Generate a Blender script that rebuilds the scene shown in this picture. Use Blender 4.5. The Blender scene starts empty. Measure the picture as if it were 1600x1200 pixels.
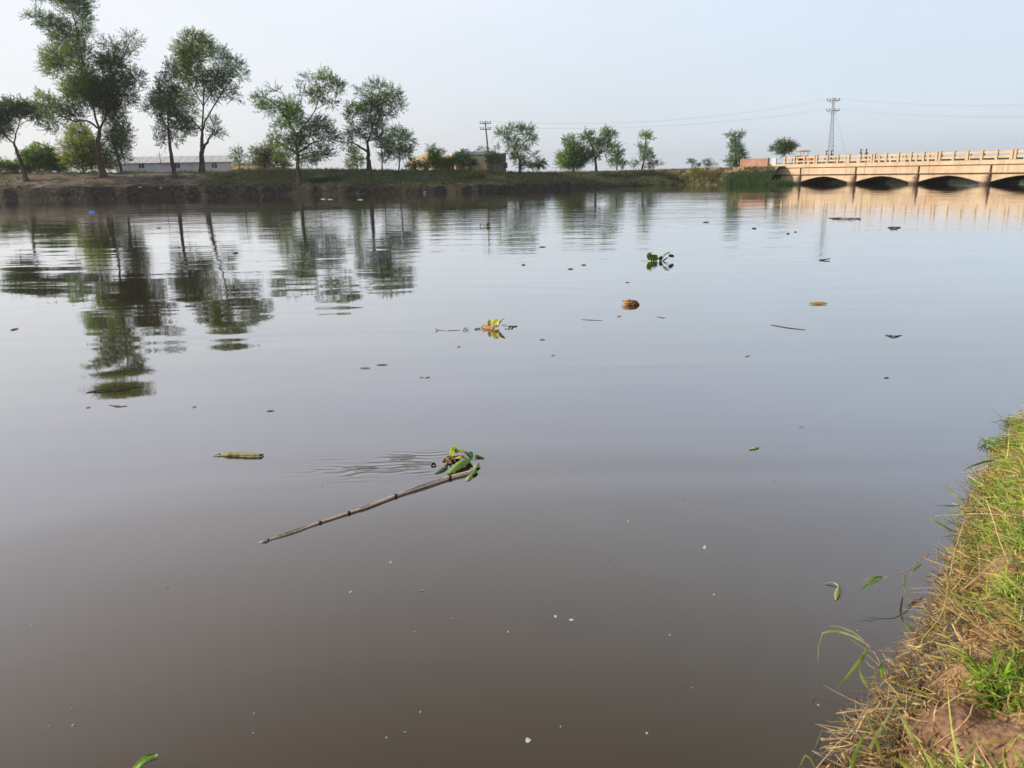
import bpy, bmesh, math, random
import numpy as np
from mathutils import Vector, Matrix, noise

SC = bpy.context.scene
COL = SC.collection
random.seed(7)
RNG = np.random.default_rng(11)

# ------------------------------------------------------------------ camera
F_PX, PITCH, ROLL, CAM_H = 1200.0, math.radians(15.45), math.radians(-1.1), 2.0
cam_data = bpy.data.cameras.new('camera')
cam_data.sensor_fit = 'HORIZONTAL'
cam_data.sensor_width = 36.0
cam_data.lens = 36.0 * F_PX / 1600.0
cam_data.clip_start = 0.05
cam_data.clip_end = 9000
cam_data.dof.use_dof = True
cam_data.dof.focus_distance = 14.0
cam_data.dof.aperture_fstop = 7.5
cam = bpy.data.objects.new('camera', cam_data)
COL.objects.link(cam)
cr, sr, cp, sp_ = math.cos(ROLL), math.sin(ROLL), math.cos(PITCH), math.sin(PITCH)
right0 = Vector((1, 0, 0)); up0 = Vector((0, sp_, cp)); fwd = Vector((0, cp, -sp_))
c_right = right0 * cr + up0 * sr
c_up = right0 * (-sr) + up0 * cr
M = Matrix((c_right, c_up, -fwd)).transposed().to_4x4()
M.translation = Vector((0, 0, CAM_H))
cam.matrix_world = M
SC.camera = cam

# ------------------------------------------------------------------ light
SUN_AZ, SUN_EL = math.radians(-90), math.radians(21)      # azimuth from +Y, clockwise positive
world = bpy.data.worlds.new('World'); SC.world = world; world.use_nodes = True
wn, wl = world.node_tree.nodes, world.node_tree.links
wn.clear()
w_out = wn.new('ShaderNodeOutputWorld'); w_bg = wn.new('ShaderNodeBackground')
sky = wn.new('ShaderNodeTexSky'); sky.sky_type = 'NISHITA'; sky.sun_disc = False
sky.sun_elevation = SUN_EL; sky.sun_rotation = SUN_AZ
sky.air_density = 1.0; sky.dust_density = 1.6; sky.ozone_density = 3.0; sky.altitude = 0
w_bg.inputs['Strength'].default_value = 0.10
# bright dry-season haze: whitest on the sun's side; higher bands shaped to tone the water's reflection
def wm(op, a, b=None):
    k = wn.new('ShaderNodeVectorMath'); k.operation = op
    for q, v in enumerate((a, b)):
        if v is None: continue
        if isinstance(v, tuple): k.inputs[q].default_value = v
        elif isinstance(v, float): k.inputs['Scale'].default_value = v
        else: wl.new(v, k.inputs[q])
    return k.outputs[0]
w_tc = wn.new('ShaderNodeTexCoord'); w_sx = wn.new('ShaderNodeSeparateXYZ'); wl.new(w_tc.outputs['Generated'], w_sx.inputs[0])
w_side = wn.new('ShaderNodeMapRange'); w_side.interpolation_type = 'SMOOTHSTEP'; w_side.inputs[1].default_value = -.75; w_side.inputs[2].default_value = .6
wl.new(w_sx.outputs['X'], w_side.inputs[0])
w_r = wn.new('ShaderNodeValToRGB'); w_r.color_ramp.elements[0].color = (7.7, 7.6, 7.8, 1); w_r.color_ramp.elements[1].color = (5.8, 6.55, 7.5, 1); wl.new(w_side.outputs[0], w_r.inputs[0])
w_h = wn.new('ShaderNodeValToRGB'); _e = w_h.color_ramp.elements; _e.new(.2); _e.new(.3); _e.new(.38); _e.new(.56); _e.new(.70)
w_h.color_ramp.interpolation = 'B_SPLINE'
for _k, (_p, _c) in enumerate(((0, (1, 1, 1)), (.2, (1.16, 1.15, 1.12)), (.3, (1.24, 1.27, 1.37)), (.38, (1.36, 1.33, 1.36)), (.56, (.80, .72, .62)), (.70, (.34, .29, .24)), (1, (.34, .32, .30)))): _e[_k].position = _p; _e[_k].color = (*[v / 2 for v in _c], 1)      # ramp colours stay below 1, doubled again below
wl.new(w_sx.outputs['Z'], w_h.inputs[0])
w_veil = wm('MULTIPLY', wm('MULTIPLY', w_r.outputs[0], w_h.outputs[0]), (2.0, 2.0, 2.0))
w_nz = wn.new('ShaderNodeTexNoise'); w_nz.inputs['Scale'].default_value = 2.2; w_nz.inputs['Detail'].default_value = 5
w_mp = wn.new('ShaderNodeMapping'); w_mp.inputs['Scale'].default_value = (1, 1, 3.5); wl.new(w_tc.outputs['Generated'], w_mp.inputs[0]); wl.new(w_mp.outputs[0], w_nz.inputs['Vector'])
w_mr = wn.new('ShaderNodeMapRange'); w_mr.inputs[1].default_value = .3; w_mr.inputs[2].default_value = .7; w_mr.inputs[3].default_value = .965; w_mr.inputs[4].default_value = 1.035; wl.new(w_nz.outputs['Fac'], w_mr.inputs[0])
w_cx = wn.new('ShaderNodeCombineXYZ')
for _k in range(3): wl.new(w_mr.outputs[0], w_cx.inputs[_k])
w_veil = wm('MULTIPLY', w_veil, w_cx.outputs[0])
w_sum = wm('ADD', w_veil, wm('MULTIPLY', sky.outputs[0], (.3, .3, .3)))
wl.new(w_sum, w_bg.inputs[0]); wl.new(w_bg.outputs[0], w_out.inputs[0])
sun_d = bpy.data.lights.new('sun', 'SUN'); sun_d.energy = 5.0; sun_d.angle = math.radians(0.8)
sun_d.color = (1.0, 0.86, 0.68)
sun = bpy.data.objects.new('sun', sun_d); COL.objects.link(sun)
sdir = Vector((math.sin(SUN_AZ) * math.cos(SUN_EL), math.cos(SUN_AZ) * math.cos(SUN_EL), math.sin(SUN_EL)))
sun.rotation_euler = sdir.to_track_quat('Z', 'Y').to_euler()
SC.view_settings.view_transform = 'Standard'; SC.view_settings.look = 'None'
SC.view_settings.exposure = 0.0; SC.view_settings.gamma = 1.0; SC.view_settings.use_curve_mapping = False
SC.render.engine = 'CYCLES'
SC.cycles.use_denoising = True
SC.cycles.max_bounces = 6; SC.cycles.diffuse_bounces = 2; SC.cycles.glossy_bounces = 3
SC.cycles.transmission_bounces = 3; SC.cycles.transparent_max_bounces = 6; SC.cycles.volume_bounces = 0
SC.cycles.caustics_reflective = False; SC.cycles.caustics_refractive = False

# ------------------------------------------------------------------ geometry of the view (metres from image measurements)
def ray(px, py):
    x = (px - 800) / F_PX; y = (600 - py) / F_PX
    x, y = cr * x - sr * y, sr * x + cr * y
    d = np.array([x, cp + y * sp_, -sp_ + y * cp])
    return d / math.hypot(d[0], d[1])
def at(px, py, D, depth=0.0):
    d = ray(px, py); h = np.array([d[0], d[1], 0.0])
    return np.array([0, 0, CAM_H]) + d * D + h * depth
def wat(px, py, z=0.0):
    d = ray(px, py); return np.array([0, 0, CAM_H]) + d * ((z - CAM_H) / d[2])

# ------------------------------------------------------------------ scene graph helpers
def tag(o, label=None, cat=None, group=None, kind=None):
    if label: o['label'] = label
    if cat: o['category'] = cat
    if group: o['group'] = group
    if kind: o['kind'] = kind
    return o
def empty(name, loc=(0, 0, 0), label=None, cat=None, group=None, rz=0):
    o = bpy.data.objects.new(name, None); COL.objects.link(o)
    o.location = loc; o.rotation_euler = (0, 0, rz); o.empty_display_size = .2
    return tag(o, label, cat, group)
def mesh_obj(name, V, Fc, mat, parent=None, smooth=True, colors=None, world_space=True):
    """V (n,3) world coords, Fc list/array of faces -> one mesh object (kept relative to its parent)."""
    V = np.asarray(V, dtype=np.float64)
    if parent is not None and world_space:
        V = V - np.array(parent.location)
    me = bpy.data.meshes.new(name)
    if isinstance(Fc, np.ndarray):
        n, k = Fc.shape
        me.vertices.add(len(V)); me.vertices.foreach_set('co', V.astype(np.float32).ravel())
        me.loops.add(n * k); me.loops.foreach_set('vertex_index', Fc.astype(np.int32).ravel())
        me.polygons.add(n); me.polygons.foreach_set('loop_start', np.arange(0, n * k, k, dtype=np.int32))
        me.update(calc_edges=True)
    else:
        me.from_pydata([tuple(v) for v in V], [], [tuple(int(i) for i in f) for f in Fc])
    if smooth:
        me.polygons.foreach_set('use_smooth', np.ones(len(me.polygons), dtype=bool))
    if colors is not None:
        a = me.color_attributes.new('Col', 'FLOAT_COLOR', 'POINT')
        c = np.ones((len(V), 4), dtype=np.float32); c[:, :3] = colors
        a.data.foreach_set('color', c.ravel())
    me.materials.append(mat)
    o = bpy.data.objects.new(name, me); COL.objects.link(o)
    if parent is not None: o.parent = parent
    me.validate()
    return o
class MB:
    def __init__(s): s.v = []; s.f = []; s.c = []; s.n = 0
    def add(s, V, Fc, col=None):
        V = np.asarray(V, float)
        s.v.append(V); s.f += [tuple(int(i) + s.n for i in f) for f in Fc]; s.n += len(V)
        s.c.append(np.tile(np.array(col if col is not None else (1, 1, 1), float), (len(V), 1)) if np.ndim(col) < 2 else np.asarray(col))
        return s
    def box(s, a, b, fr=None, col=None):
        """box between corners a, b in the frame fr=(origin,u,v,w)"""
        x0, y0, z0 = a; x1, y1, z1 = b
        V = np.array([(x, y, z) for z in (z0, z1) for y in (y0, y1) for x in (x0, x1)], float)
        if fr is not None: V = fr[0] + V[:, :1] * fr[1] + V[:, 1:2] * fr[2] + V[:, 2:] * fr[3]
        return s.add(V, [(0, 2, 3, 1), (4, 5, 7, 6), (0, 1, 5, 4), (2, 6, 7, 3), (0, 4, 6, 2), (1, 3, 7, 5)], col)
    def tube(s, P, R, n=6, col=None, cap=True):
        V, Fc = tube(P, R, n, cap); return s.add(V, Fc, col)
    def build(s, name, mat, parent=None, smooth=True, world_space=True):
        return mesh_obj(name, np.vstack(s.v), s.f, mat, parent, smooth, np.vstack(s.c), world_space)
def tube(P, R, n=6, cap=True):
    P = np.asarray(P, float); R = np.broadcast_to(np.asarray(R, float), (len(P),))
    T = np.gradient(P, axis=0); T /= np.linalg.norm(T, axis=1)[:, None] + 1e-12
    ref = np.array([0, 0, 1.0]) if abs(T[0][2]) < .9 else np.array([1.0, 0, 0])
    V = []
    for p, t, r in zip(P, T, R):
        a = np.cross(t, ref); a /= np.linalg.norm(a) + 1e-12; b = np.cross(t, a); ref = -b if False else ref
        th = np.arange(n) * 2 * math.pi / n
        V.append(p + r * (np.cos(th)[:, None] * a + np.sin(th)[:, None] * b))
    V = np.vstack(V); Fc = []
    for i in range(len(P) - 1):
        for j in range(n):
            k = (j + 1) % n; Fc.append((i * n + j, i * n + k, (i + 1) * n + k, (i + 1) * n + j))
    if cap: Fc += [tuple(range(n))[::-1], tuple(range((len(P) - 1) * n, len(P) * n))]
    return V, Fc
def bez(a, b, c, n):
    t = np.linspace(0, 1, n)[:, None]; a, b, c = map(lambda q: np.asarray(q, float), (a, b, c))
    return (1 - t) ** 2 * a + 2 * t * (1 - t) * b + t ** 2 * c
def resample(P, n):
    P = np.asarray(P, float); L = np.r_[0, np.cumsum(np.linalg.norm(np.diff(P, axis=0), axis=1))]
    s = np.linspace(0, L[-1], n); return np.stack([np.interp(s, L, P[:, k]) for k in range(P.shape[1])], 1)

# ------------------------------------------------------------------ materials
def nt(name):
    m = bpy.data.materials.new(name); m.use_nodes = True
    n, l = m.node_tree.nodes, m.node_tree.links; n.clear()
    out = n.new('ShaderNodeOutputMaterial'); b = n.new('ShaderNodeBsdfPrincipled'); l.new(b.outputs[0], out.inputs[0])
    return m, n, l, b, out
def ramp(n, stops):
    r = n.new('ShaderNodeValToRGB'); e = r.color_ramp.elements
    while len(e) < len(stops): e.new(.5)
    for k, (p, c) in enumerate(stops): e[k].position = p; e[k].color = (*c, 1)
    return r
def pmat(name, c1, c2, scale=3.0, rough=.85, bump=.0, spec=.3, c3=None, detail=6, stretch=(1, 1, 1), bscale=None, lo=.35, hi=.65):
    m, n, l, b, out = nt(name)
    tc = n.new('ShaderNodeTexCoord'); mp = n.new('ShaderNodeMapping'); mp.inputs['Scale'].default_value = stretch
    l.new(tc.outputs['Object'], mp.inputs[0])
    nz = n.new('ShaderNodeTexNoise'); nz.inputs['Scale'].default_value = scale; nz.inputs['Detail'].default_value = detail
    l.new(mp.outputs[0], nz.inputs['Vector'])
    st = [(lo, c1), (hi, c2)] if c3 is None else [(lo, c1), ((lo + hi) / 2, c2), (hi, c3)]
    r = ramp(n, st); l.new(nz.outputs['Fac'], r.inputs[0]); l.new(r.outputs[0], b.inputs['Base Color'])
    b.inputs['Roughness'].default_value = rough; b.inputs['Specular IOR Level'].default_value = spec
    if bump:
        n2 = n.new('ShaderNodeTexNoise'); n2.inputs['Scale'].default_value = bscale or scale * 4; n2.inputs['Detail'].default_value = 8
        l.new(mp.outputs[0], n2.inputs['Vector'])
        bp = n.new('ShaderNodeBump'); bp.inputs['Strength'].default_value = 1; bp.inputs['Distance'].default_value = bump
        l.new(n2.outputs['Fac'], bp.inputs['Height']); l.new(bp.outputs[0], b.inputs['Normal'])
    return m
def leafmat(name, trans=.35, rough=.6, spec=.25, veins=0.0):
    """leaf colour is the leaf's own colour from the attribute 'Col', with some light let through"""
    m, n, l, b, out = nt(name)
    at_ = n.new('ShaderNodeAttribute'); at_.attribute_name = 'Col'
    oi = n.new('ShaderNodeTexCoord'); nz = n.new('ShaderNodeTexNoise'); nz.inputs['Scale'].default_value = 2.0 if veins == 0 else veins
    nz.inputs['Detail'].default_value = 4
    l.new(oi.outputs['Object'], nz.inputs['Vector'])
    hs = n.new('ShaderNodeHueSaturation')
    mr = n.new('ShaderNodeMapRange'); mr.inputs[1].default_value = .3; mr.inputs[2].default_value = .7
    mr.inputs[3].default_value = .75; mr.inputs[4].default_value = 1.3
    l.new(nz.outputs['Fac'], mr.inputs[0]); l.new(mr.outputs[0], hs.inputs['Value']); l.new(at_.outputs['Color'], hs.inputs['Color'])
    l.new(hs.outputs[0], b.inputs['Base Color'])
    b.inputs['Roughness'].default_value = rough; b.inputs['Specular IOR Level'].default_value = spec
    t = n.new('ShaderNodeBsdfTranslucent'); l.new(hs.outputs[0], t.inputs['Color'])
    mx = n.new('ShaderNodeMixShader'); mx.inputs[0].default_value = trans
    l.new(b.outputs[0], mx.inputs[1]); l.new(t.outputs[0], mx.inputs[2]); l.new(mx.outputs[0], out.inputs[0])
    return m
def colmat(name, rough=.8, spec=.3, nscale=30, var=.3):
    m, n, l, b, out = nt(name)
    a = n.new('ShaderNodeAttribute'); a.attribute_name = 'Col'
    tc = n.new('ShaderNodeTexCoord'); nz = n.new('ShaderNodeTexNoise'); nz.inputs['Scale'].default_value = nscale; nz.inputs['Detail'].default_value = 5
    l.new(tc.outputs['Object'], nz.inputs['Vector'])
    hs = n.new('ShaderNodeHueSaturation'); mr = n.new('ShaderNodeMapRange')
    mr.inputs[1].default_value = .3; mr.inputs[2].default_value = .7; mr.inputs[3].default_value = 1 - var; mr.inputs[4].default_value = 1 + var
    l.new(nz.outputs['Fac'], mr.inputs[0]); l.new(mr.outputs[0], hs.inputs['Value']); l.new(a.outputs['Color'], hs.inputs['Color'])
    l.new(hs.outputs[0], b.inputs['Base Color']); b.inputs['Roughness'].default_value = rough; b.inputs['Specular IOR Level'].default_value = spec
    return m
MT = {}
MT['bark'] = pmat('bark', (.045, .034, .025), (.12, .09, .068), 2.5, .95, .03, .15, stretch=(1, 1, .25))
MT['foliage'] = leafmat('foliage', .55, .85, .06)
MT['blade'] = leafmat('grass_blade', .45, .5, .25, 25)
MT['plant'] = leafmat('water_plant', .3, .6, .10, 60)
MT['painted'] = colmat('own_colour', .7)
MT['dry'] = colmat('dry_stem', .75, .25, 60, .35)

# ------------------------------------------------------------------ water
def water_material():
    m, n, l, b, out = nt('murky_water')
    b.inputs['Base Color'].default_value = (.086, .070, .050, 1)
    b.inputs['Roughness'].default_value = .025; b.inputs['IOR'].default_value = 1.6; b.inputs['Specular IOR Level'].default_value = .5
    tc = n.new('ShaderNodeTexCoord')
    nz0 = n.new('ShaderNodeTexNoise'); nz0.inputs['Scale'].default_value = .35; nz0.inputs['Detail'].default_value = 4
    l.new(tc.outputs['Object'], nz0.inputs['Vector'])
    cr_ = ramp(n, [(.35, (.044, .028, .010)), (.65, (.056, .038, .015))]); l.new(nz0.outputs['Fac'], cr_.inputs[0]); l.new(cr_.outputs[0], b.inputs['Base Color'])
    def math_(op, *a):
        k = n.new('ShaderNodeMath'); k.operation = op
        for i, v in enumerate(a):
            if hasattr(v, 'links') or hasattr(v, 'is_linked'): l.new(v, k.inputs[i])
            else: k.inputs[i].default_value = v
        return k.outputs[0]
    def noise_(scale, st, det=2, rot=0, dist=0.0):
        mp = n.new('ShaderNodeMapping'); mp.inputs['Scale'].default_value = st; mp.inputs['Rotation'].default_value = (0, 0, rot)
        l.new(tc.outputs['Object'], mp.inputs[0])
        z = n.new('ShaderNodeTexNoise'); z.inputs['Scale'].default_value = scale; z.inputs['Detail'].default_value = det
        z.inputs['Distortion'].default_value = dist; l.new(mp.outputs[0], z.inputs['Vector']); return z.outputs['Fac']
    # wind patches decide where the small ripples live
    patch = n.new('ShaderNodeMapRange'); patch.interpolation_type = 'SMOOTHSTEP'
    patch.inputs[1].default_value = .40; patch.inputs[2].default_value = .62; patch.inputs[3].default_value = .25; patch.inputs[4].default_value = 1.0
    l.new(noise_(.045, (.5, 1, 1), 2), patch.inputs[0])
    sx = n.new('ShaderNodeSeparateXYZ'); l.new(tc.outputs['Object'], sx.inputs[0])
    # the sheltered water close to the near bank is calm, the open canal is rippled
    openw = n.new('ShaderNodeMapRange'); openw.interpolation_type = 'SMOOTHSTEP'
    openw.inputs[1].default_value = 6; openw.inputs[2].default_value = 26; openw.inputs[3].default_value = .05; openw.inputs[4].default_value = 1.0
    l.new(sx.outputs['Y'], openw.inputs[0])
    amp = math_('MULTIPLY', patch.outputs[0], openw.outputs[0])
    rip = math_('MULTIPLY', noise_(1.7, (.35, 1.25, 1), 3, math.radians(6), .3), .0125)
    rip2 = math_('MULTIPLY', noise_(4.2, (.4, 1.1, 1), 2, math.radians(-9)), .0036)
    rip3 = math_('MULTIPLY', noise_(9.5, (.45, 1.0, 1), 2, math.radians(3)), .0011)
    h = math_('MULTIPLY', math_('ADD', math_('ADD', rip, rip2), rip3), amp)
    swell = math_('MULTIPLY', noise_(.42, (.33, 1.15, 1), 2, math.radians(4), .6), .017)
    h = math_('ADD', h, swell)
    # ripples trailing from the snagged plant clump
    cx, cy = wat(700, 726)[:2]
    dx = math_('SUBTRACT', sx.outputs['X'], float(cx)); dy = math_('SUBTRACT', sx.outputs['Y'], float(cy))
    ang = math.radians(4)
    ux = math_('ADD', math_('MULTIPLY', dx, -math.cos(ang)), math_('MULTIPLY', dy, -math.sin(ang)))      # distance down the wake (to the left)
    vy = math_('ADD', math_('MULTIPLY', dx, -math.sin(ang)), math_('MULTIPLY', dy, math.cos(ang)))
    wob = math_('MULTIPLY', noise_(2.2, (1, 1, 1), 2), .26)
    arc = math_('ADD', math_('ABSOLUTE', vy), math_('MULTIPLY', ux, -.12))
    ph = math_('MULTIPLY', math_('ADD', arc, wob), 95.0)
    wave = math_('SINE', ph)
    mk = n.new('ShaderNodeMapRange'); mk.interpolation_type = 'SMOOTHSTEP'
    mk.inputs[1].default_value = -.20; mk.inputs[2].default_value = .10; mk.inputs[3].default_value = 0; mk.inputs[4].default_value = 1; l.new(ux, mk.inputs[0])
    mk2 = n.new('ShaderNodeMapRange'); mk2.interpolation_type = 'SMOOTHSTEP'
    mk2.inputs[1].default_value = .15; mk2.inputs[2].default_value = 1.35; mk2.inputs[3].default_value = 1; mk2.inputs[4].default_value = 0; l.new(ux, mk2.inputs[0])
    mk3 = n.new('ShaderNodeMapRange'); mk3.interpolation_type = 'SMOOTHSTEP'
    mk3.inputs[1].default_value = .10; mk3.inputs[2].default_value = .34; mk3.inputs[3].default_value = 1; mk3.inputs[4].default_value = 0
    l.new(math_('ABSOLUTE', math_('ADD', vy, -.03)), mk3.inputs[0])
    wk = math_('MULTIPLY', math_('MULTIPLY', wave, mk.outputs[0]), math_('MULTIPLY', mk2.outputs[0], mk3.outputs[0]))
    brk = n.new('ShaderNodeMapRange'); brk.inputs[1].default_value = .42; brk.inputs[2].default_value = .6; l.new(noise_(3.1, (1, 2.2, 1), 2), brk.inputs[0])
    h = math_('ADD', h, math_('MULTIPLY', math_('MULTIPLY', wk, brk.outputs[0]), .0026))
    bp = n.new('ShaderNodeBump'); bp.inputs['Strength'].default_value = 1; bp.inputs['Distance'].default_value = 1
    l.new(h, bp.inputs['Height']); l.new(bp.outputs[0], b.inputs['Normal'])
    b.inputs['Coat Weight'].default_value = 1.0; b.inputs['Coat Roughness'].default_value = .02; b.inputs['Coat IOR'].default_value = 1.6; l.new(bp.outputs[0], b.inputs['Coat Normal'])
    return m
MT['water'] = water_material()
EXT = 1400.0
wv = [(-EXT, -EXT, 0), (EXT, -EXT, 0), (EXT, EXT, 0), (-EXT, EXT, 0)]
tag(mesh_obj('water', wv, [(0, 1, 2, 3)], MT['water'], smooth=False), 'murky brown canal water mirroring the pale sky', kind='structure')

# ------------------------------------------------------------------ far bank terrain
SHORE = np.array([(-1300, 180), (-400, 110), (-110, 91), (-72, 88.5), (-56, 87), (-47.6, 85.8), (-36, 87), (-24.6, 86.6), (-12, 85), (-3, 84), (4, 86.5), (10, 94), (17.4, 101),
                  (25, 100.5), (30.5, 95.5), (34, 91.8), (37, 96), (47, 104), (66, 113), (95, 124), (160, 162), (400, 300), (1300, 800)], float)
def dens(P, step):
    out = [P[0]]
    for a, b in zip(P[:-1], P[1:]):
        n_ = max(1, int(np.linalg.norm(b - a) / step((a + b) / 2)))
        for k in range(1, n_ + 1): out.append(a + (b - a) * k / n_)
    return np.array(out)
SH = dens(SHORE, lambda m: .45 if (-75 < m[0] < 100 and m[1] < 130) else 12)
for _ in range(3):                                   # soften the corners
    SH[1:-1] = .25 * SH[:-2] + .5 * SH[1:-1] + .25 * SH[2:]
SHD = SH.copy()
# bank heights along the shore, by x: lip of the cut face and crest of the berm
HX = np.array([-1300, -72, -56, -47.6, -38, -34, -32, -28, -24.6, -14, -3, 4, 10, 17.4, 25, 31, 36, 60, 1300], float)
def DS(px, extra=0.0):
    """distance of the far waterline in a given direction"""
    y = float(np.interp(px, [-200, 0, 100, 450, 750, 850, 920, 1000, 1100, 1240], [316, 313, 312, 304, 300, 297, 292, 289, 288, 288]))
    return -CAM_H / ray(px, y)[2] + extra
def hz(px, py, D): return CAM_H + ray(px, py)[2] * D
H1 = np.array([1.35, 1.35, 1.32, 1.35, 1.3, 1.25, 1.2, 1.15, 1.05, .8, .72, .7, .62, .5, .5, .5, .6, .7, .7])
H2 = np.array([hz(x_, y_, DS(x_, 8)) for x_, y_ in ((0, 270), (0, 270), (20, 270.5), (100, 271), (200, 270.5), (262, 270), (290, 267), (330, 266), (450, 266), (600, 267), (750, 268), (850, 268.5), (920, 269), (1000, 268), (1100, 268.5), (1190, 271))] + [2.0, 2.6, 2.6])
def far_profile(o, x):
    """height at inland offset o of the bank whose foot is at shore position x"""
    h1 = np.interp(x, HX, H1); h2 = np.interp(x, HX, H2)
    right = np.clip((x - 6) / 8, 0, 1) * np.clip((40 - x) / 4, 0, 1)
    oo = np.array([-4, -.6, -.1, .08, .24, .9, 3.0, 5.5, 7.6, 9.5, 13, 19, 60, 300, 1200])
    zz = np.array([-1.5, -.5, -.12, .78 * h1, h1 * 1.0, h1 + .07, h1 + .42 * (h2 - h1), h1 + .84 * (h2 - h1), h2, h2 + .03, h2 - .15, h2 - .9, 1.2, 1.0, 1.0])
    zr = np.array([-1.5, -.5, -.12, .18, .4 * h1, h1 * .7, h1 + .5 * (h2 - h1), h1 + .85 * (h2 - h1), h2, h2, h2 - .1, h2 - .3, 1.4, 1.0, 1.0])
    return np.interp(o, oo, zz) * (1 - right) + np.interp(o, oo, zr) * right
A_BR = np.array([33.4, 90.6, 0.0]); U_BR = np.array([math.sin(math.radians(145)), math.cos(math.radians(145)), 0.0]); V_BR = np.array([-U_BR[1], U_BR[0], 0.0])   # V: away behind the bridge
DECK = 2.05
def ramp_z(x, y):
    """embankment that carries the road up to the bridge"""
    r = np.array([x, y, 0.0]) - A_BR; u = float(r @ U_BR); v = float(r @ V_BR)
    if u > -2: return -9.0
    if u < -170: return -9.0
    top = DECK - .05 + np.interp(-u, [4, 8, 30, 70, 170], [0.0, .02, -.15, -.55, -1.3])
    d = max(0.0, abs(v - 4.4) - 5.4)
    return top - d * .5 - max(0.0, d - .5) * .55
def far_ground(x, y):
    d = np.hypot(SHD[:, 0] - x, SHD[:, 1] - y); i = int(np.argmin(d)); i0 = min(max(i, 1), len(SHD) - 2)
    t = SHD[i0 + 1] - SHD[i0 - 1]; nrm = np.array([-t[1], t[0]]); nrm /= np.linalg.norm(nrm)
    o = float((np.array([x, y]) - SHD[i]) @ nrm)
    if o > 1.2: o = d[i]
    z = float(far_profile(o, SHD[i][0]))
    return max(z, ramp_z(x, y))
offs = np.array([-4, -1.2, -.5, -.15, -.02, .05, .12, .2, .3, .42, .55, .7, .9, 1.2, 1.6, 2, 2.5, 3, 3.5, 4, 4.6, 5.2, 5.8, 6.4, 7, 7.6, 8.3, 9.2, 10.5, 12, 14, 16, 19, 23, 28, 35, 45, 60, 85, 130, 220, 500])
# inland directions fan out smoothly so the loft does not fold over itself
T = np.gradient(SH, axis=0)
for _ in range(220): T[1:-1] = .25 * T[:-2] + .5 * T[1:-1] + .25 * T[2:]
N2 = np.stack([-T[:, 1], T[:, 0]], 1); N2 /= np.linalg.norm(N2, axis=1)[:, None]
Tl = np.gradient(SH, axis=0)
for _ in range(3): Tl[1:-1] = .25 * Tl[:-2] + .5 * Tl[1:-1] + .25 * Tl[2:]
nS, nO = len(SH), len(offs)
FV = np.zeros((nS, nO, 3))
for i in range(nS):
    p = SH[i]
    for j, o in enumerate(offs):
        k = 1.0
        q = p + N2[i] * o
        z = float(far_profile(o, p[0]))
        if o > .5: z = max(z, ramp_z(q[0], q[1]))
        if -.6 < o < 60 and abs(p[0]) < 130:
            nn = noise.noise(Vector((q[0] * .55, q[1] * .55, 3.1)))
            n3 = noise.noise(Vector((q[0] * 1.9, q[1] * 1.9, z * 2 + 7.1)))
            z += (.10 * nn + .05 * n3) * (1 if o > .5 else .4) + (.16 * noise.noise(Vector((q[0] * .8, q[1] * .8, 11))) if .15 < o < 1.6 else 0)
            if -.2 < o < 1.0:                        # ragged cut face
                q = q - N2[i] * (.55 * noise.noise(Vector((q[0] * .35, 2.0, 0))) + .30 * noise.noise(Vector((q[0] * 1.1, 7.0, 0))) + .16 * n3 + .12 * noise.noise(Vector((q[0] * 2.6, z * 3, 5))))
        FV[i, j] = (q[0], q[1], z)
def grid_faces(a, b):
    I = np.arange(a * b).reshape(a, b)
    return np.stack([I[:-1, :-1], I[1:, :-1], I[1:, 1:], I[:-1, 1:]], -1).reshape(-1, 4)
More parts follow.
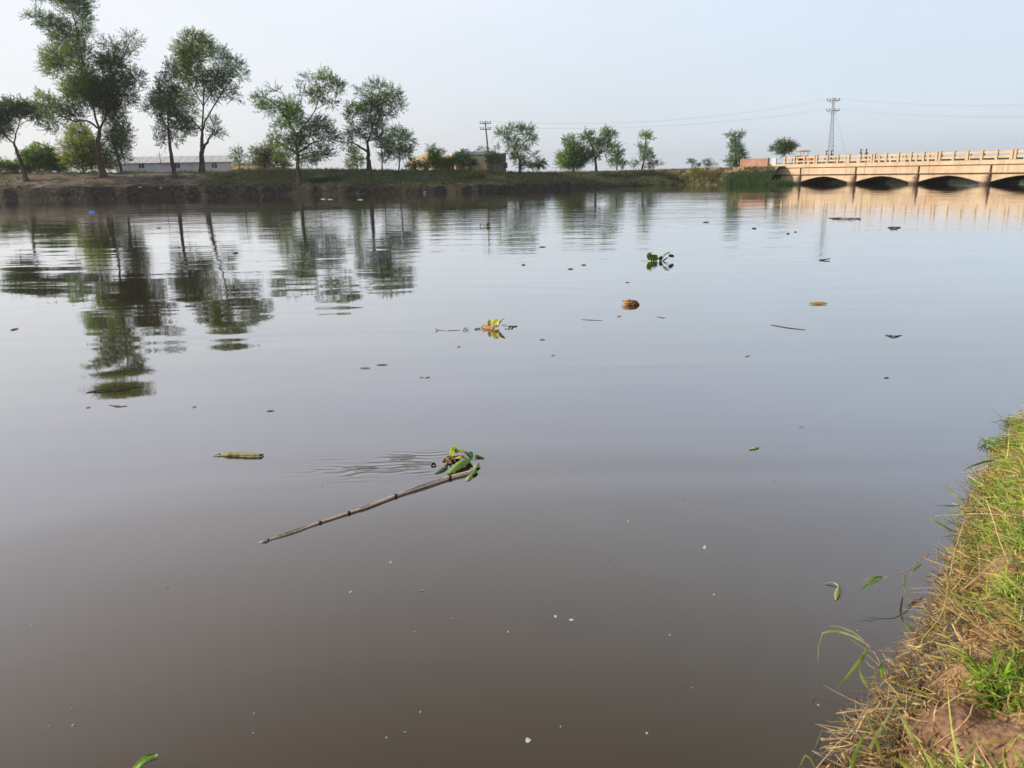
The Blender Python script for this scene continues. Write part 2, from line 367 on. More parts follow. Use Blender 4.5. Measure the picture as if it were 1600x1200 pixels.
def far_soil():
    m, n, l, b, out = nt('far_bank_soil')
    tc = n.new('ShaderNodeTexCoord')
    def nz(s, d=6, st=(1, 1, 1)):
        mp = n.new('ShaderNodeMapping'); mp.inputs['Scale'].default_value = st; l.new(tc.outputs['Object'], mp.inputs[0])
        k = n.new('ShaderNodeTexNoise'); k.inputs['Scale'].default_value = s; k.inputs['Detail'].default_value = d; l.new(mp.outputs[0], k.inputs['Vector']); return k.outputs['Fac']
    soil = ramp(n, [(.3, (.10, .080, .066)), (.55, (.19, .155, .13)), (.75, (.28, .235, .19))]); l.new(nz(.9, 8), soil.inputs[0])
    grass = ramp(n, [(.3, (.050, .064, .028)), (.55, (.09, .112, .045)), (.75, (.16, .16, .08))]); l.new(nz(2.6, 8), grass.inputs[0])
    sx = n.new('ShaderNodeSeparateXYZ'); l.new(tc.outputs['Object'], sx.inputs[0])
    gx = n.new('ShaderNodeMapRange'); gx.inputs[1].default_value = -40; gx.inputs[2].default_value = -28; gx.inputs[3].default_value = -.09; gx.inputs[4].default_value = .22; l.new(sx.outputs['X'], gx.inputs[0])
    ad = n.new('ShaderNodeMath'); ad.operation = 'ADD'; l.new(nz(.33, 5), ad.inputs[0]); l.new(gx.outputs[0], ad.inputs[1])
    mk = n.new('ShaderNodeMapRange'); mk.inputs[1].default_value = .45; mk.inputs[2].default_value = .6; l.new(ad.outputs[0], mk.inputs[0])
    # damp dark silt with shade painted in on the steep cut face
    mx = n.new('ShaderNodeMix'); mx.data_type = 'RGBA'; l.new(mk.outputs[0], mx.inputs[0]); l.new(soil.outputs[0], mx.inputs[6]); l.new(grass.outputs[0], mx.inputs[7])
    geo = n.new('ShaderNodeNewGeometry'); sn = n.new('ShaderNodeSeparateXYZ'); l.new(geo.outputs['True Normal'], sn.inputs[0])
    st = n.new('ShaderNodeMapRange'); st.inputs[1].default_value = .72; st.inputs[2].default_value = .95; st.inputs[3].default_value = 1; st.inputs[4].default_value = 0; l.new(sn.outputs['Z'], st.inputs[0])
    zz = n.new('ShaderNodeMapRange'); zz.inputs[1].default_value = 1.2; zz.inputs[2].default_value = 1.9; zz.inputs[3].default_value = 1; zz.inputs[4].default_value = 0; l.new(sx.outputs['Z'], zz.inputs[0])
    mu = n.new('ShaderNodeMath'); mu.operation = 'MULTIPLY'; l.new(st.outputs[0], mu.inputs[0]); l.new(zz.outputs[0], mu.inputs[1])
    silt_shade = ramp(n, [(.3, (.022, .019, .016)), (.7, (.085, .073, .060))]); l.new(nz(2.2, 8, (1, 1, 2)), silt_shade.inputs[0])
    mx2 = n.new('ShaderNodeMix'); mx2.data_type = 'RGBA'; l.new(mu.outputs[0], mx2.inputs[0]); l.new(mx.outputs[2], mx2.inputs[6]); l.new(silt_shade.outputs[0], mx2.inputs[7])
    l.new(mx2.outputs[2], b.inputs['Base Color']); b.inputs['Roughness'].default_value = .95; b.inputs['Specular IOR Level'].default_value = .15
    bp = n.new('ShaderNodeBump'); bp.inputs['Distance'].default_value = .12; l.new(nz(3.5, 8), bp.inputs['Height']); l.new(bp.outputs[0], b.inputs['Normal'])
    return m
MT['far_soil'] = far_soil()
tag(mesh_obj('far_bank', FV.reshape(-1, 3), grid_faces(nS, nO), MT['far_soil']), 'far earth bank of the canal with grassy slope', kind='structure')
MT['sand'] = pmat('dry_sandy_soil', (.30, .225, .15), (.42, .33, .23), .6, .95, .05, .15)
# sandy road embankment behind the bank, rising to the bridge
RV = []; us = np.r_[np.linspace(-2.2, -20, 24), np.linspace(-22, -168, 50)]
for u in us:
    for v in np.r_[-4.4, -3.6, -2.8, -2.2, -1.7, -1.2, np.linspace(-.9, 11.5, 20)]:
        p = A_BR + U_BR * u + V_BR * v
        RV.append((p[0], p[1], ramp_z(p[0], p[1]) + .05 + .05 * noise.noise(Vector((p[0] * .7, p[1] * .7, 1)))))
def bank_mix():
    m, n, l, b, out = nt('embankment_soil')
    tc = n.new('ShaderNodeTexCoord')
    def nz(s_, d=6):
        k = n.new('ShaderNodeTexNoise'); k.inputs['Scale'].default_value = s_; k.inputs['Detail'].default_value = d; l.new(tc.outputs['Object'], k.inputs['Vector']); return k.outputs['Fac']
    a = ramp(n, [(.3, (.30, .225, .15)), (.7, (.42, .33, .23))]); l.new(nz(.7), a.inputs[0])
    g = ramp(n, [(.3, (.05, .055, .03)), (.5, (.10, .10, .05)), (.72, (.22, .18, .13))]); l.new(nz(1.3, 8), g.inputs[0])
    sx = n.new('ShaderNodeSeparateXYZ'); l.new(tc.outputs['Object'], sx.inputs[0])
    ad = n.new('ShaderNodeMath'); ad.operation = 'MULTIPLY_ADD'; l.new(nz(.8), ad.inputs[0]); ad.inputs[1].default_value = -.9; l.new(sx.outputs['Z'], ad.inputs[2])
    mk = n.new('ShaderNodeMapRange'); mk.inputs[1].default_value = 1.02; mk.inputs[2].default_value = 1.22; l.new(ad.outputs[0], mk.inputs[0])
    mx = n.new('ShaderNodeMix'); mx.data_type = 'RGBA'; l.new(mk.outputs[0], mx.inputs[0]); l.new(g.outputs[0], mx.inputs[6]); l.new(a.outputs[0], mx.inputs[7])
    l.new(mx.outputs[2], b.inputs['Base Color']); b.inputs['Roughness'].default_value = .95; b.inputs['Specular IOR Level'].default_value = .1
    bp = n.new('ShaderNodeBump'); bp.inputs['Distance'].default_value = .15; l.new(nz(3, 8), bp.inputs['Height']); l.new(bp.outputs[0], b.inputs['Normal'])
    return m
MT['embank'] = bank_mix()
tag(mesh_obj('road_embankment', np.array(RV), grid_faces(len(us), 26), MT['embank']), 'sandy embankment of the road rising to the bridge', kind='structure')

# ------------------------------------------------------------------ near bank terrain
EDGE = np.array([(-900, -160), (-60, -20), (-12, -3.0), (-3, -.2), (-.6, .35), (.30, .95), (.84, 1.56), (1.10, 2.00), (1.42, 2.40), (1.84, 2.82), (2.17, 3.24), (2.69, 3.98), (3.20, 4.66), (3.78, 5.32), (4.5, 6.1),
                 (6.2, 7.2), (12, 8.5), (30, 9), (60, 10), (84, 14), (95, 24), (120, 50), (300, 150), (1300, 500)], float)
ED = dens(EDGE, lambda m: .018 if (.3 < m[0] < 6.0 and .4 < m[1] < 7.2) else (.5 if abs(m[0]) < 20 else 8))
for _ in range(300): ED[1:-1] = .25 * ED[:-2] + .5 * ED[1:-1] + .25 * ED[2:]
def near_h(o, x, y):
    oo = [-1, -.12, -.02, .05, .14, .35, .8, 1.6, 3, 8, 60]
    zz = [-.6, -.25, -.04, .08, .16, .23, .32, .42, .5, .6, .8]
    z = float(np.interp(o, oo, zz))
    v = Vector((x, y, 0))
    z += .055 * noise.noise(v * 2.6) * min(1, max(0, o * 4 + .4)) + .045 * noise.noise(v * 5.3 + Vector((3, 1, 0))) * min(1, max(0, o * 3)) + .022 * noise.noise(v * 9) + .014 * noise.noise(v * 24) + .004 * noise.noise(v * 80)
    return z
TE = np.gradient(ED, axis=0)
for _ in range(900): TE[1:-1] = .25 * TE[:-2] + .5 * TE[1:-1] + .25 * TE[2:]
NE = np.stack([TE[:, 1], -TE[:, 0]], 1); NE /= np.linalg.norm(NE, axis=1)[:, None]
noff = np.r_[-1, -.5, -.25, np.linspace(-.15, 1.7, 96), 1.8, 1.95, 2.15, 2.4, 2.8, 3.4, 4.5, 6.5, 10, 18, 40, 120, 400]
NV = np.zeros((len(ED), len(noff), 3))
for i in range(len(ED)):
    near = .2 < ED[i][0] < 7 and .3 < ED[i][1] < 7.5
    wob = .10 * noise.noise(Vector((ED[i][0] * 3.4, ED[i][1] * 3.4, 9))) + .05 * noise.noise(Vector((ED[i][0] * 9, ED[i][1] * 9, 9)))
    for j, o in enumerate(noff):
        q = ED[i] + NE[i] * (o + (wob if o < 1 else 0))
        NV[i, j] = (q[0], q[1], near_h(o, q[0], q[1]) if near else np.interp(o, [-1, -.1, .1, .4, 3, 60], [-.6, -.2, .12, .3, .55, .9]))
def near_soil():
    m, n, l, b, out = nt('near_bank_soil')
    tc = n.new('ShaderNodeTexCoord')
    def nz(s, d=8):
        k = n.new('ShaderNodeTexNoise'); k.inputs['Scale'].default_value = s; k.inputs['Detail'].default_value = d; l.new(tc.outputs['Object'], k.inputs['Vector']); return k.outputs['Fac']
    c = ramp(n, [(.28, (.13, .078, .048)), (.5, (.31, .195, .125)), (.72, (.44, .30, .20))]); l.new(nz(5), c.inputs[0])
    c2 = ramp(n, [(.35, (.55, .5, .45)), (.6, (1.1, 1.05, 1.0))]); l.new(nz(45), c2.inputs[0])
    mx = n.new('ShaderNodeMix'); mx.data_type = 'RGBA'; mx.blend_type = 'MULTIPLY'; mx.inputs[0].default_value = .8; l.new(c.outputs[0], mx.inputs[6]); l.new(c2.outputs[0], mx.inputs[7])
    # soaked soil just above the water
    sx = n.new('ShaderNodeSeparateXYZ'); l.new(tc.outputs['Object'], sx.inputs[0])
    wet = n.new('ShaderNodeMapRange'); wet.inputs[1].default_value = .02; wet.inputs[2].default_value = .14; wet.inputs[3].default_value = 1; wet.inputs[4].default_value = 0; l.new(sx.outputs['Z'], wet.inputs[0])
    mw = n.new('ShaderNodeMix'); mw.data_type = 'RGBA'; l.new(wet.outputs[0], mw.inputs[0]); l.new(mx.outputs[2], mw.inputs[6]); mw.inputs[7].default_value = (.045, .032, .022, 1)
    l.new(mw.outputs[2], b.inputs['Base Color']); b.inputs['Roughness'].default_value = .92; b.inputs['Specular IOR Level'].default_value = .2
    bp = n.new('ShaderNodeBump'); bp.inputs['Distance'].default_value = .022; l.new(nz(30), bp.inputs['Height']); l.new(bp.outputs[0], b.inputs['Normal'])
    return m
MT['near_soil'] = near_soil()
tag(mesh_obj('near_bank', NV.reshape(-1, 3), grid_faces(len(ED), len(noff)), MT['near_soil']), 'brown crumbly earth of the near bank at the right', kind='structure')
def near_off(x, y):
    d = np.hypot(ED[:, 0] - x, ED[:, 1] - y); i = int(np.argmin(d))
    s = float((np.array([x, y]) - ED[i]) @ NE[i]); return (1 if s > 0 else -1) * float(d[i])
def near_z(x, y): return near_h(near_off(x, y), x, y)
def near_at(px, py):
    """where the line of sight through a point of the view meets the near bank (or the water)"""
    d = ray(px, py)
    for s in np.arange(1.2, 12, .02):
        p = np.array([0, 0, CAM_H]) + d * s
        if p[2] <= 0: return wat(px, py)
        if p[2] < .75 and p[2] <= near_z(p[0], p[1]): return p
    return p

# ------------------------------------------------------------------ trees
def ribbons(base, d0, length, width, bend, col, seg=5, rng=RNG, flat=None, taper=.9, root_w=.6):
    """curved tapering blades. base (n,3) start, d0 (n,3) first direction, bend (n,3) added along the blade"""
    n_ = len(base); t = np.linspace(0, 1, seg + 1)
    d0 = d0 / (np.linalg.norm(d0, axis=1)[:, None] + 1e-9)
    P = base[:, None] + length[:, None, None] * (d0[:, None] * t[None, :, None] + bend[:, None] * (t ** 2)[None, :, None])
    side = np.cross(d0 + bend * .5, flat if flat is not None else rng.normal(0, 1, (n_, 3)))
    side /= np.linalg.norm(side, axis=1)[:, None] + 1e-9
    w = (root_w + (1 - root_w) * np.minimum(1, t * 3.5)) * (1 - taper * np.clip((t - .35) / .65, 0, 1) ** 1.3)
    W = width[:, None, None] * w[None, :, None] * side[:, None]
    V = np.stack([P - W, P + W], 2).reshape(n_, (seg + 1) * 2, 3)
    i = np.arange(seg) * 2
    f = np.stack([i, i + 1, i + 3, i + 2], 1)
    Fq = (f[None] + (np.arange(n_) * (seg + 1) * 2)[:, None, None]).reshape(-1, 4)
    C = np.repeat(col, (seg + 1) * 2, 0)
    return V.reshape(-1, 3), Fq, C
def tree(kind, label, cat, D, limbs, clumps, base_r, tones, group=None, leaf=.165, k_leaf=1.8, sink=True, droop=.0):
    """limbs: lists of (px,py) measured on the photograph, laid out at the distance D with their own depth; clumps: (px,py,rx,ry,density,tone)"""
    s = D / F_PX
    b = at(*limbs[0][0], D)
    gz = far_ground(b[0], b[1]) - .1
    root = empty(kind, (b[0], b[1], min(gz, b[2])), label, cat, group)
    view = np.array([b[0], b[1], 0.0]) / math.hypot(b[0], b[1])
    R = np.random.default_rng(sum(map(ord, label)) * 7 + int(limbs[0][0][0]))
    mb = MB(); nodes = []; nr = []
    for k, pl in enumerate(limbs):
        P = np.array([at(x, y, D) for x, y in pl])
        dep = np.zeros(len(P))
        if k > 0:
            dep = np.linspace(0, 1, len(P)) ** 1.2 * R.uniform(-1, 1) * min(2.2, np.linalg.norm(P[-1] - P[0]) * .55)
            j = int(np.argmin([np.linalg.norm(q - P[0]) for q in nodes])) if nodes else 0
            r0 = nr[j] * .72; P[0] = nodes[j]
        else:
            r0 = base_r
            if sink and gz < P[0][2]: P = np.vstack([[P[0][0], P[0][1], gz], P]); dep = np.zeros(len(P))
        P = P + view * dep[:, None]
        P = resample(P, max(6, int(len(P) * 3)))
        P[1:-1] += R.normal(0, .035, (len(P) - 2, 3))
        rr = r0 * np.linspace(1, .32 if k == 0 else .22, len(P)) ** .8
        if k == 0: rr[0] *= 1.35; rr[1] *= 1.1
        mb.tube(P, rr, 7)
        nodes += list(P); nr += list(rr)
    nodes = np.array(nodes); nr = np.array(nr)
    LV, LC, TWV = [], [], []
    for (cx, cy, rx, ry, dn, tn) in clumps:
        rad = np.array([rx * s, (rx + ry) * .5 * s, ry * s]) * 1.12
        c = at(cx, cy, D) + view * R.uniform(-.55, .55) * max(rad) * 1.5
        hx = np.array([view[1], -view[0], 0])
        fr = np.stack([hx, view, [0, 0, 1.0]])
        cost = np.linalg.norm((nodes - c) * np.array([1, 1, 1.0]), axis=1) + 1.1 * np.maximum(0, nodes[:, 2] - c[2] + .3 * rad[2])
        j = int(np.argmin(cost)); a = nodes[j]
        mid = (a + c) / 2 + np.array([0, 0, .12 * np.linalg.norm(c - a)]) + R.normal(0, .12, 3)
        B = bez(a, mid, c, 8)
        rb = min(nr[j] * .7, .02 + .022 * max(rad))
        mb.tube(B, np.linspace(rb, rb * .45, 8), 5, cap=False)
        area = math.pi * rad[0] * rad[2]
        nsub = int(4 + 2.0 * area ** .6)
        ends = R.normal(0, 1, (nsub, 3)); ends /= np.linalg.norm(ends, axis=1)[:, None]
        ends[:, 2] = ends[:, 2] * .9 + .12
        ends = c + (ends * rad * R.uniform(.45, .8, (nsub, 1))) @ fr
        tw0 = []; 
        for e in ends:
            q0 = B[R.integers(3, 8)]; m_ = (q0 + e) / 2 + R.normal(0, .1, 3); S = bez(q0, m_, e, 5)
            mb.tube(S, np.linspace(rb * .42, .010, 5), 3, cap=False); tw0.append(S)
        nt_ = max(10, int(area * dn * 16 * k_leaf))
        idx = R.integers(0, nsub, nt_); ii = R.integers(1, 5, nt_)
        T0 = np.array([tw0[a_][b_] for a_, b_ in zip(idx, ii)])
        tgt = R.normal(0, 1, (nt_, 3)); tgt /= np.linalg.norm(tgt, axis=1)[:, None]
        tgt = c + (tgt * rad * R.uniform(.55, 1.08, (nt_, 1))) @ fr
        dr = tgt - T0; dr /= np.linalg.norm(dr, axis=1)[:, None] + 1e-9
        out = T0 - (a * .4 + c * .6); out /= np.linalg.norm(out, axis=1)[:, None] + 1e-9
        dr = dr + out * .5 + np.array([0, 0, .18 - droop]) + R.normal(0, .22, (nt_, 3)); dr /= np.linalg.norm(dr, axis=1)[:, None]
        start = T0 * .45 + tgt * .55
        L = R.uniform(.45, 1.0, nt_) * min(1.0, .45 + max(rad) * .4)
        ends_ = start + dr * L[:, None]
        tv, tf, _c = ribbons(T0, ends_ - T0, np.linalg.norm(ends_ - T0, axis=1), np.full(nt_, .009), R.normal(0, .06, (nt_, 3)), np.ones((nt_, 3)), 3, rng=R)
        TWV.append(tv)
        nl = 15
        tt = np.linspace(.05, 1, nl)
        base = start[:, None] + dr[:, None] * (L[:, None] * tt)[..., None] + R.normal(0, .035, (nt_, nl, 3))
        base = base.reshape(-1, 3); dd = np.repeat(dr, nl, 0) + R.normal(0, .55, (nt_ * nl, 3)); dd[:, 2] -= droop * .8
        dd /= np.linalg.norm(dd, axis=1)[:, None]
        sd = np.cross(dd, R.normal(0, 1, dd.shape)); sd /= np.linalg.norm(sd, axis=1)[:, None]
        ll = leaf * R.uniform(.6, 1.35, (len(dd), 1)); ww = ll * R.uniform(.13, .24, (len(dd), 1))
        q = np.stack([base, base + dd * ll * .5 + sd * ww, base + dd * ll, base + dd * ll * .5 - sd * ww], 1)
        LV.append(q.reshape(-1, 3))
        col = np.array(tones[tn]) * np.exp(R.normal(0, .10)) 
        cc = col[None] * np.exp(np.repeat(R.normal(0, .16, (nt_, 1)), nl, 0)) * np.exp(R.normal(0, .12, (len(dd), 1)))
        LC.append(np.repeat(cc, 4, 0))
    tv = np.vstack(TWV); nb = len(tv) // 8; i_ = np.arange(3) * 2
    tf = (np.stack([i_, i_ + 1, i_ + 3, i_ + 2], 1)[None] + (np.arange(nb) * 8)[:, None, None]).reshape(-1, 4)
    mb.add(tv, tf); mb.build('trunk', MT['bark'], root)
    if LV:
        V = np.vstack(LV); Fq = np.arange(len(V)).reshape(-1, 4)
        mesh_obj('crown', V, Fq, MT['foliage'], root, False, np.clip(np.vstack(LC), .003, .6))
    return root
TONE = {'d': (.078, .152, .044), 'm': (.145, .245, .05), 'l': (.23, .34, .055), 'y': (.27, .34, .05), 'g': (.15, .265, .10), 'b': (.14, .15, .06), 'G': (.16, .30, .04)}
def onslope(px, py, lo=80, hi=125):
    d = ray(px, py)
    for D in np.arange(lo, hi, .1):
        p = np.array([0, 0, CAM_H]) + d * D
        if p[2] <= far_ground(p[0], p[1]): return float(D)
    return hi
AC = 'acacia trees on the far bank'
def T1():
    tree('acacia_tree', 'small leaning acacia at the far left with a flat drooping crown', 'tree', onslope(41, 283), [
        [(41, 283), (36, 262), (27, 240), (22, 224)], [(22, 224), (26, 205), (30, 190), (38, 175)], [(22, 224), (12, 215), (2, 205), (-8, 192)], [(30, 190), (52, 183), (70, 186)], [(30, 190), (15, 180), (0, 172)]],
        [(20, 170, 26, 12, 1.2, 'd'), (2, 176, 20, 14, 1.2, 'd'), (-12, 190, 22, 20, 1.3, 'd'), (4, 205, 14, 12, 1, 'd'), (44, 172, 18, 10, 1, 'd'), (60, 178, 16, 14, .8, 'm'), (72, 188, 12, 12, .5, 'm'), (28, 182, 14, 10, .7, 'd'), (-25, 180, 22, 20, 1, 'd')],
        .30, TONE, AC)
def T2():
    tree('acacia_tree', 'tallest acacia, its crown cut by the top of the photo', 'tree', onslope(162, 277), [
        [(162, 277), (155, 250), (153, 222), (156, 202)],
        [(156, 202), (148, 182), (143, 150), (135, 115), (126, 80), (119, 45), (112, 10), (106, -30)],
        [(156, 202), (165, 182), (170, 150), (178, 120), (192, 92), (204, 62)],
        [(156, 202), (138, 189), (116, 190), (96, 183), (78, 172)],
        [(126, 80), (105, 55), (80, 38), (60, 27)], [(119, 45), (95, 20), (70, 0)], [(119, 45), (130, 20), (138, 0)], [(135, 115), (110, 100), (88, 85)],
        [(170, 150), (195, 140), (215, 125)], [(165, 182), (182, 200), (192, 218)], [(143, 150), (125, 150), (108, 160)]],
        [(78, -2, 34, 12, .9, 'm'), (115, 6, 26, 18, .9, 'g'), (60, 26, 18, 8, .8, 'g'), (86, 38, 26, 11, .9, 'g'), (104, 56, 28, 18, .9, 'm'), (88, 84, 26, 18, 1, 'l'), (84, 106, 20, 12, .9, 'm'), (124, 88, 24, 22, .8, 'm'), (110, -20, 40, 18, .9, 'm'), (85, -28, 34, 16, .9, 'm'),
         (132, 28, 14, 22, .8, 'g'), (206, 60, 16, 12, .45, 'g'), (192, 80, 20, 12, .6, 'g'), (168, 70, 18, 10, .5, 'g'), (174, 100, 26, 16, 1.4, 'd'), (186, 124, 24, 14, 1.1, 'd'), (212, 124, 18, 13, .7, 'd'), (132, 122, 22, 18, .9, 'm'), (112, 136, 18, 16, .9, 'l'),
         (128, 150, 26, 22, 1.2, 'm'), (158, 148, 24, 22, 1.3, 'd'), (196, 150, 20, 16, .8, 'd'), (95, 163, 22, 14, .55, 'm'), (74, 168, 16, 18, .55, 'm'), (84, 195, 18, 12, .4, 'd'), (112, 178, 20, 12, 1, 'd'), (180, 178, 18, 22, 1.2, 'd'), (192, 208, 15, 16, .8, 'd'), (165, 165, 18, 18, 1, 'd'), (142, 130, 13, 16, 1, 'y'), (175, 140, 16, 18, 1.3, 'd'), (65, 150, 12, 10, .4, 'm')],
        .42, TONE, AC, k_leaf=1.75)
def T3():
    tree('acacia_tree', 'narrow dark acacia with thin crooked trunk just left of the tall round-crowned acacia', 'tree', onslope(273, 279), [
        [(273, 279), (269, 252), (265, 226), (263, 200)], [(263, 200), (262, 178), (266, 150), (269, 125)], [(263, 200), (280, 196), (292, 190)], [(263, 200), (250, 180), (240, 168)], [(266, 150), (252, 140)]],
        [(269, 112, 12, 14, .8, 'm'), (262, 133, 16, 14, 1, 'd'), (250, 150, 16, 14, 1, 'd'), (240, 168, 16, 12, .8, 'd'), (262, 172, 20, 15, 1.2, 'd'), (285, 192, 18, 12, 1.2, 'd'), (255, 200, 12, 18, .7, 'd'), (273, 155, 14, 16, .9, 'd'), (276, 215, 12, 13, .5, 'm'), (294, 203, 14, 9, .9, 'd'), (254, 222, 10, 12, .4, 'd')],
        .26, TONE, AC)
def T3b():
    tree('acacia_tree', 'tall round-crowned acacia with thick upright trunk before the white warehouse', 'tree', DS(316, 8.6), [
        [(316, 266), (315, 235), (316, 205)], [(316, 205), (318, 165), (318, 130), (312, 95), (305, 68)], [(316, 205), (321, 188), (330, 172), (345, 148), (368, 118)], [(318, 165), (332, 142), (352, 124), (376, 98)], [(318, 165), (302, 140), (288, 118)], [(316, 205), (302, 190), (292, 176)], [(318, 130), (330, 105), (342, 85)], [(316, 235), (326, 218), (336, 200)]],
        [(303, 62, 18, 12, .9, 'l'), (285, 80, 16, 16, .9, 'l'), (300, 92, 20, 20, 1.1, 'l'), (320, 76, 16, 16, .9, 'm'), (345, 88, 18, 16, .7, 'g'), (368, 100, 16, 12, .75, 'g'), (376, 117, 12, 10, .6, 'g'), (350, 116, 20, 14, .8, 'd'), (335, 126, 18, 16, .9, 'd'), (306, 120, 20, 18, 1, 'm'), (284, 114, 16, 16, .8, 'l'), (355, 142, 18, 10, .6, 'd'), (366, 153, 12, 8, .4, 'd'), (330, 150, 16, 12, .8, 'd'), (291, 148, 18, 16, .7, 'l'), (334, 196, 12, 18, .5, 'd'), (338, 210, 14, 8, .35, 'd'), (296, 174, 18, 16, .6, 'm'), (300, 198, 12, 12, .4, 'm'), (322, 60, 12, 8, .5, 'm')],
        .36, TONE, AC)
def T4():
    tree('acacia_tree', 'wide forked acacia with a bare gap between its two upper limbs', 'tree', onslope(468, 288), [
        [(468, 288), (466, 262), (465, 240), (463, 212)], [(463, 212), (450, 188), (436, 168), (416, 152), (404, 148)], [(463, 212), (482, 190), (494, 168), (500, 148), (512, 128)], [(450, 188), (450, 168), (440, 142), (430, 134)], [(494, 168), (515, 158), (528, 145)], [(465, 240), (485, 225), (505, 218)], [(465, 240), (448, 230), (432, 222)], [(450, 188), (470, 160), (478, 128)]],
        [(408, 152, 16, 9, .8, 'g'), (426, 140, 12, 6, .35, 'g'), (422, 168, 20, 11, .9, 'm'), (452, 168, 18, 13, 1.1, 'G'), (458, 186, 18, 17, 1.2, 'G'), (494, 148, 16, 15, .95, 'l'), (510, 126, 16, 13, .8, 'l'), (524, 138, 14, 13, .9, 'm'), (480, 124, 16, 10, .35, 'g'), (468, 145, 10, 12, .35, 'g'), (514, 160, 14, 7, .7, 'g'), (500, 194, 22, 14, .85, 'd'), (514, 214, 20, 14, .8, 'd'), (462, 222, 22, 16, 1.2, 'd'), (432, 218, 15, 12, .7, 'm'), (506, 238, 20, 13, .75, 'd'), (480, 248, 22, 11, .9, 'm'), (445, 242, 18, 12, .8, 'm'), (440, 196, 14, 12, .7, 'm'), (484, 208, 16, 14, .9, 'd')],
        .28, TONE, AC)
def T5():
    tree('acacia_tree', 'stout acacia with dense spreading top beside a smaller low acacia', 'tree', DS(577, 8.6), [
        [(577, 267), (576, 242), (574, 222)], [(574, 222), (582, 198), (590, 172), (592, 145)], [(574, 222), (560, 205), (550, 188)], [(582, 198), (600, 182), (612, 165)], [(576, 240), (560, 228), (545, 220)], [(590, 172), (575, 155), (566, 142)]],
        [(590, 134, 20, 9, .7, 'g'), (566, 144, 15, 9, .5, 'g'), (614, 149, 16, 12, .8, 'g'), (620, 163, 14, 11, .7, 'g'), (594, 156, 22, 12, 1.1, 'l'), (578, 170, 24, 13, 1.2, 'm'), (553, 173, 14, 13, .9, 'l'), (604, 178, 16, 10, .8, 'm'), (546, 186, 10, 9, .8, 'm'), (582, 194, 22, 13, 1.1, 'd'), (556, 208, 20, 11, .9, 'm'), (540, 224, 13, 12, .5, 'g'), (600, 216, 16, 11, .9, 'd'), (583, 215, 14, 10, .8, 'd')],
        .33, TONE, AC)
    tree('acacia_tree', 'low soft-crowned acacia on a thin trunk right of the stout acacia', 'tree', onslope(623, 270), [
        [(623, 271), (624, 250), (623, 232)], [(623, 232), (634, 218), (640, 206)], [(623, 232), (612, 222), (606, 212)], [(624, 245), (612, 240), (602, 238)]],
        [(620, 210, 18, 11, .9, 'g'), (636, 220, 13, 13, 1, 'g'), (610, 230, 18, 12, 1.1, 'g'), (628, 240, 18, 10, .9, 'g'), (604, 244, 12, 9, .9, 'g'), (638, 238, 10, 10, .6, 'g')],
        .10, TONE, AC)
T1(); T2(); T3(); T3b(); T4(); T5()
tree('acacia_tree', 'dark slim acacia leaning behind the tallest acacia', 'tree', DS(190, 10), [[(190, 264), (184, 246), (177, 226), (172, 210)]],
     [(178, 214, 16, 14, 1.1, 'd'), (190, 228, 15, 14, 1, 'd'), (180, 240, 14, 12, .9, 'd'), (196, 246, 10, 9, .6, 'd')], .16, TONE, AC)
BG = 'shrubs behind the far bank'
tree('shrub', 'tall yellow-green shrub behind the foot of the tallest acacia', 'shrub', DS(130, 11), [[(130, 272), (128, 250), (126, 225)], [(128, 250), (145, 235), (155, 225)], [(128, 250), (112, 245), (105, 235)]],
     [(122, 208, 18, 15, 1.1, 'y'), (112, 232, 16, 16, 1.2, 'y'), (136, 228, 16, 18, 1.3, 'y'), (152, 236, 15, 22, 1.2, 'y'), (118, 252, 24, 14, 1.4, 'y'), (146, 256, 20, 12, 1.4, 'y'), (168, 254, 15, 12, 1.1, 'y')], .09, TONE, BG, leaf=.16)
tree('shrub', 'layered dark green shrub beside the small leaning acacia', 'shrub', DS(62, 11), [[(62, 272), (62, 250), (64, 232)], [(62, 250), (80, 248)], [(62, 250), (48, 244)]],
     [(64, 236, 15, 7, 1, 'l'), (56, 246, 22, 8, 1.1, 'm'), (72, 250, 22, 8, 1.1, 'm'), (84, 258, 16, 9, 1.2, 'm'), (54, 260, 20, 8, 1.2, 'm'), (42, 248, 10, 5, .8, 'm')], .07, TONE, BG, leaf=.26)
tree('shrub', 'low bright green hedge row at the left edge of the far bank', 'shrub', DS(12, 11), [[(12, 273), (12, 264)]],
     [(8, 262, 20, 7, 1.3, 'l'), (30, 263, 18, 7, 1.2, 'l'), (-14, 260, 18, 9, 1.2, 'l'), (98, 264, 10, 6, 1.1, 'l')], .05, TONE, BG, leaf=.2)
tree('shrub', 'small feathery tree standing apart right of the white warehouse', 'tree', DS(375, 18), [[(375, 268), (375, 252), (374, 238)], [(375, 252), (384, 246)]],
     [(373, 240, 11, 6, .8, 'g'), (380, 246, 8, 4, .7, 'g'), (376, 256, 11, 5, .7, 'g'), (366, 246, 6, 4, .6, 'g')], .09, TONE, BG, leaf=.16)
tree('shrub', 'broad olive brown bush behind the wide forked acacia', 'shrub', DS(415, 11), [[(415, 270), (414, 250), (412, 238)], [(414, 250), (432, 246)]],
     [(398, 240, 9, 9, .7, 'g'), (412, 240, 16, 9, 1.0, 'b'), (428, 248, 18, 12, 1.2, 'b'), (408, 254, 18, 10, 1.3, 'b'), (442, 258, 14, 8, 1.2, 'b'), (424, 228, 14, 7, .7, 'l')], .08, TONE, BG)
tree('shrub', 'pale yellow-green bush left of the stout acacia trunk', 'shrub', DS(556, 11), [[(556, 270), (556, 248)]],
     [(553, 238, 11, 10, .9, 'l'), (558, 252, 11, 10, 1.2, 'l'), (548, 256, 8, 8, 1, 'l')], .05, TONE, BG)
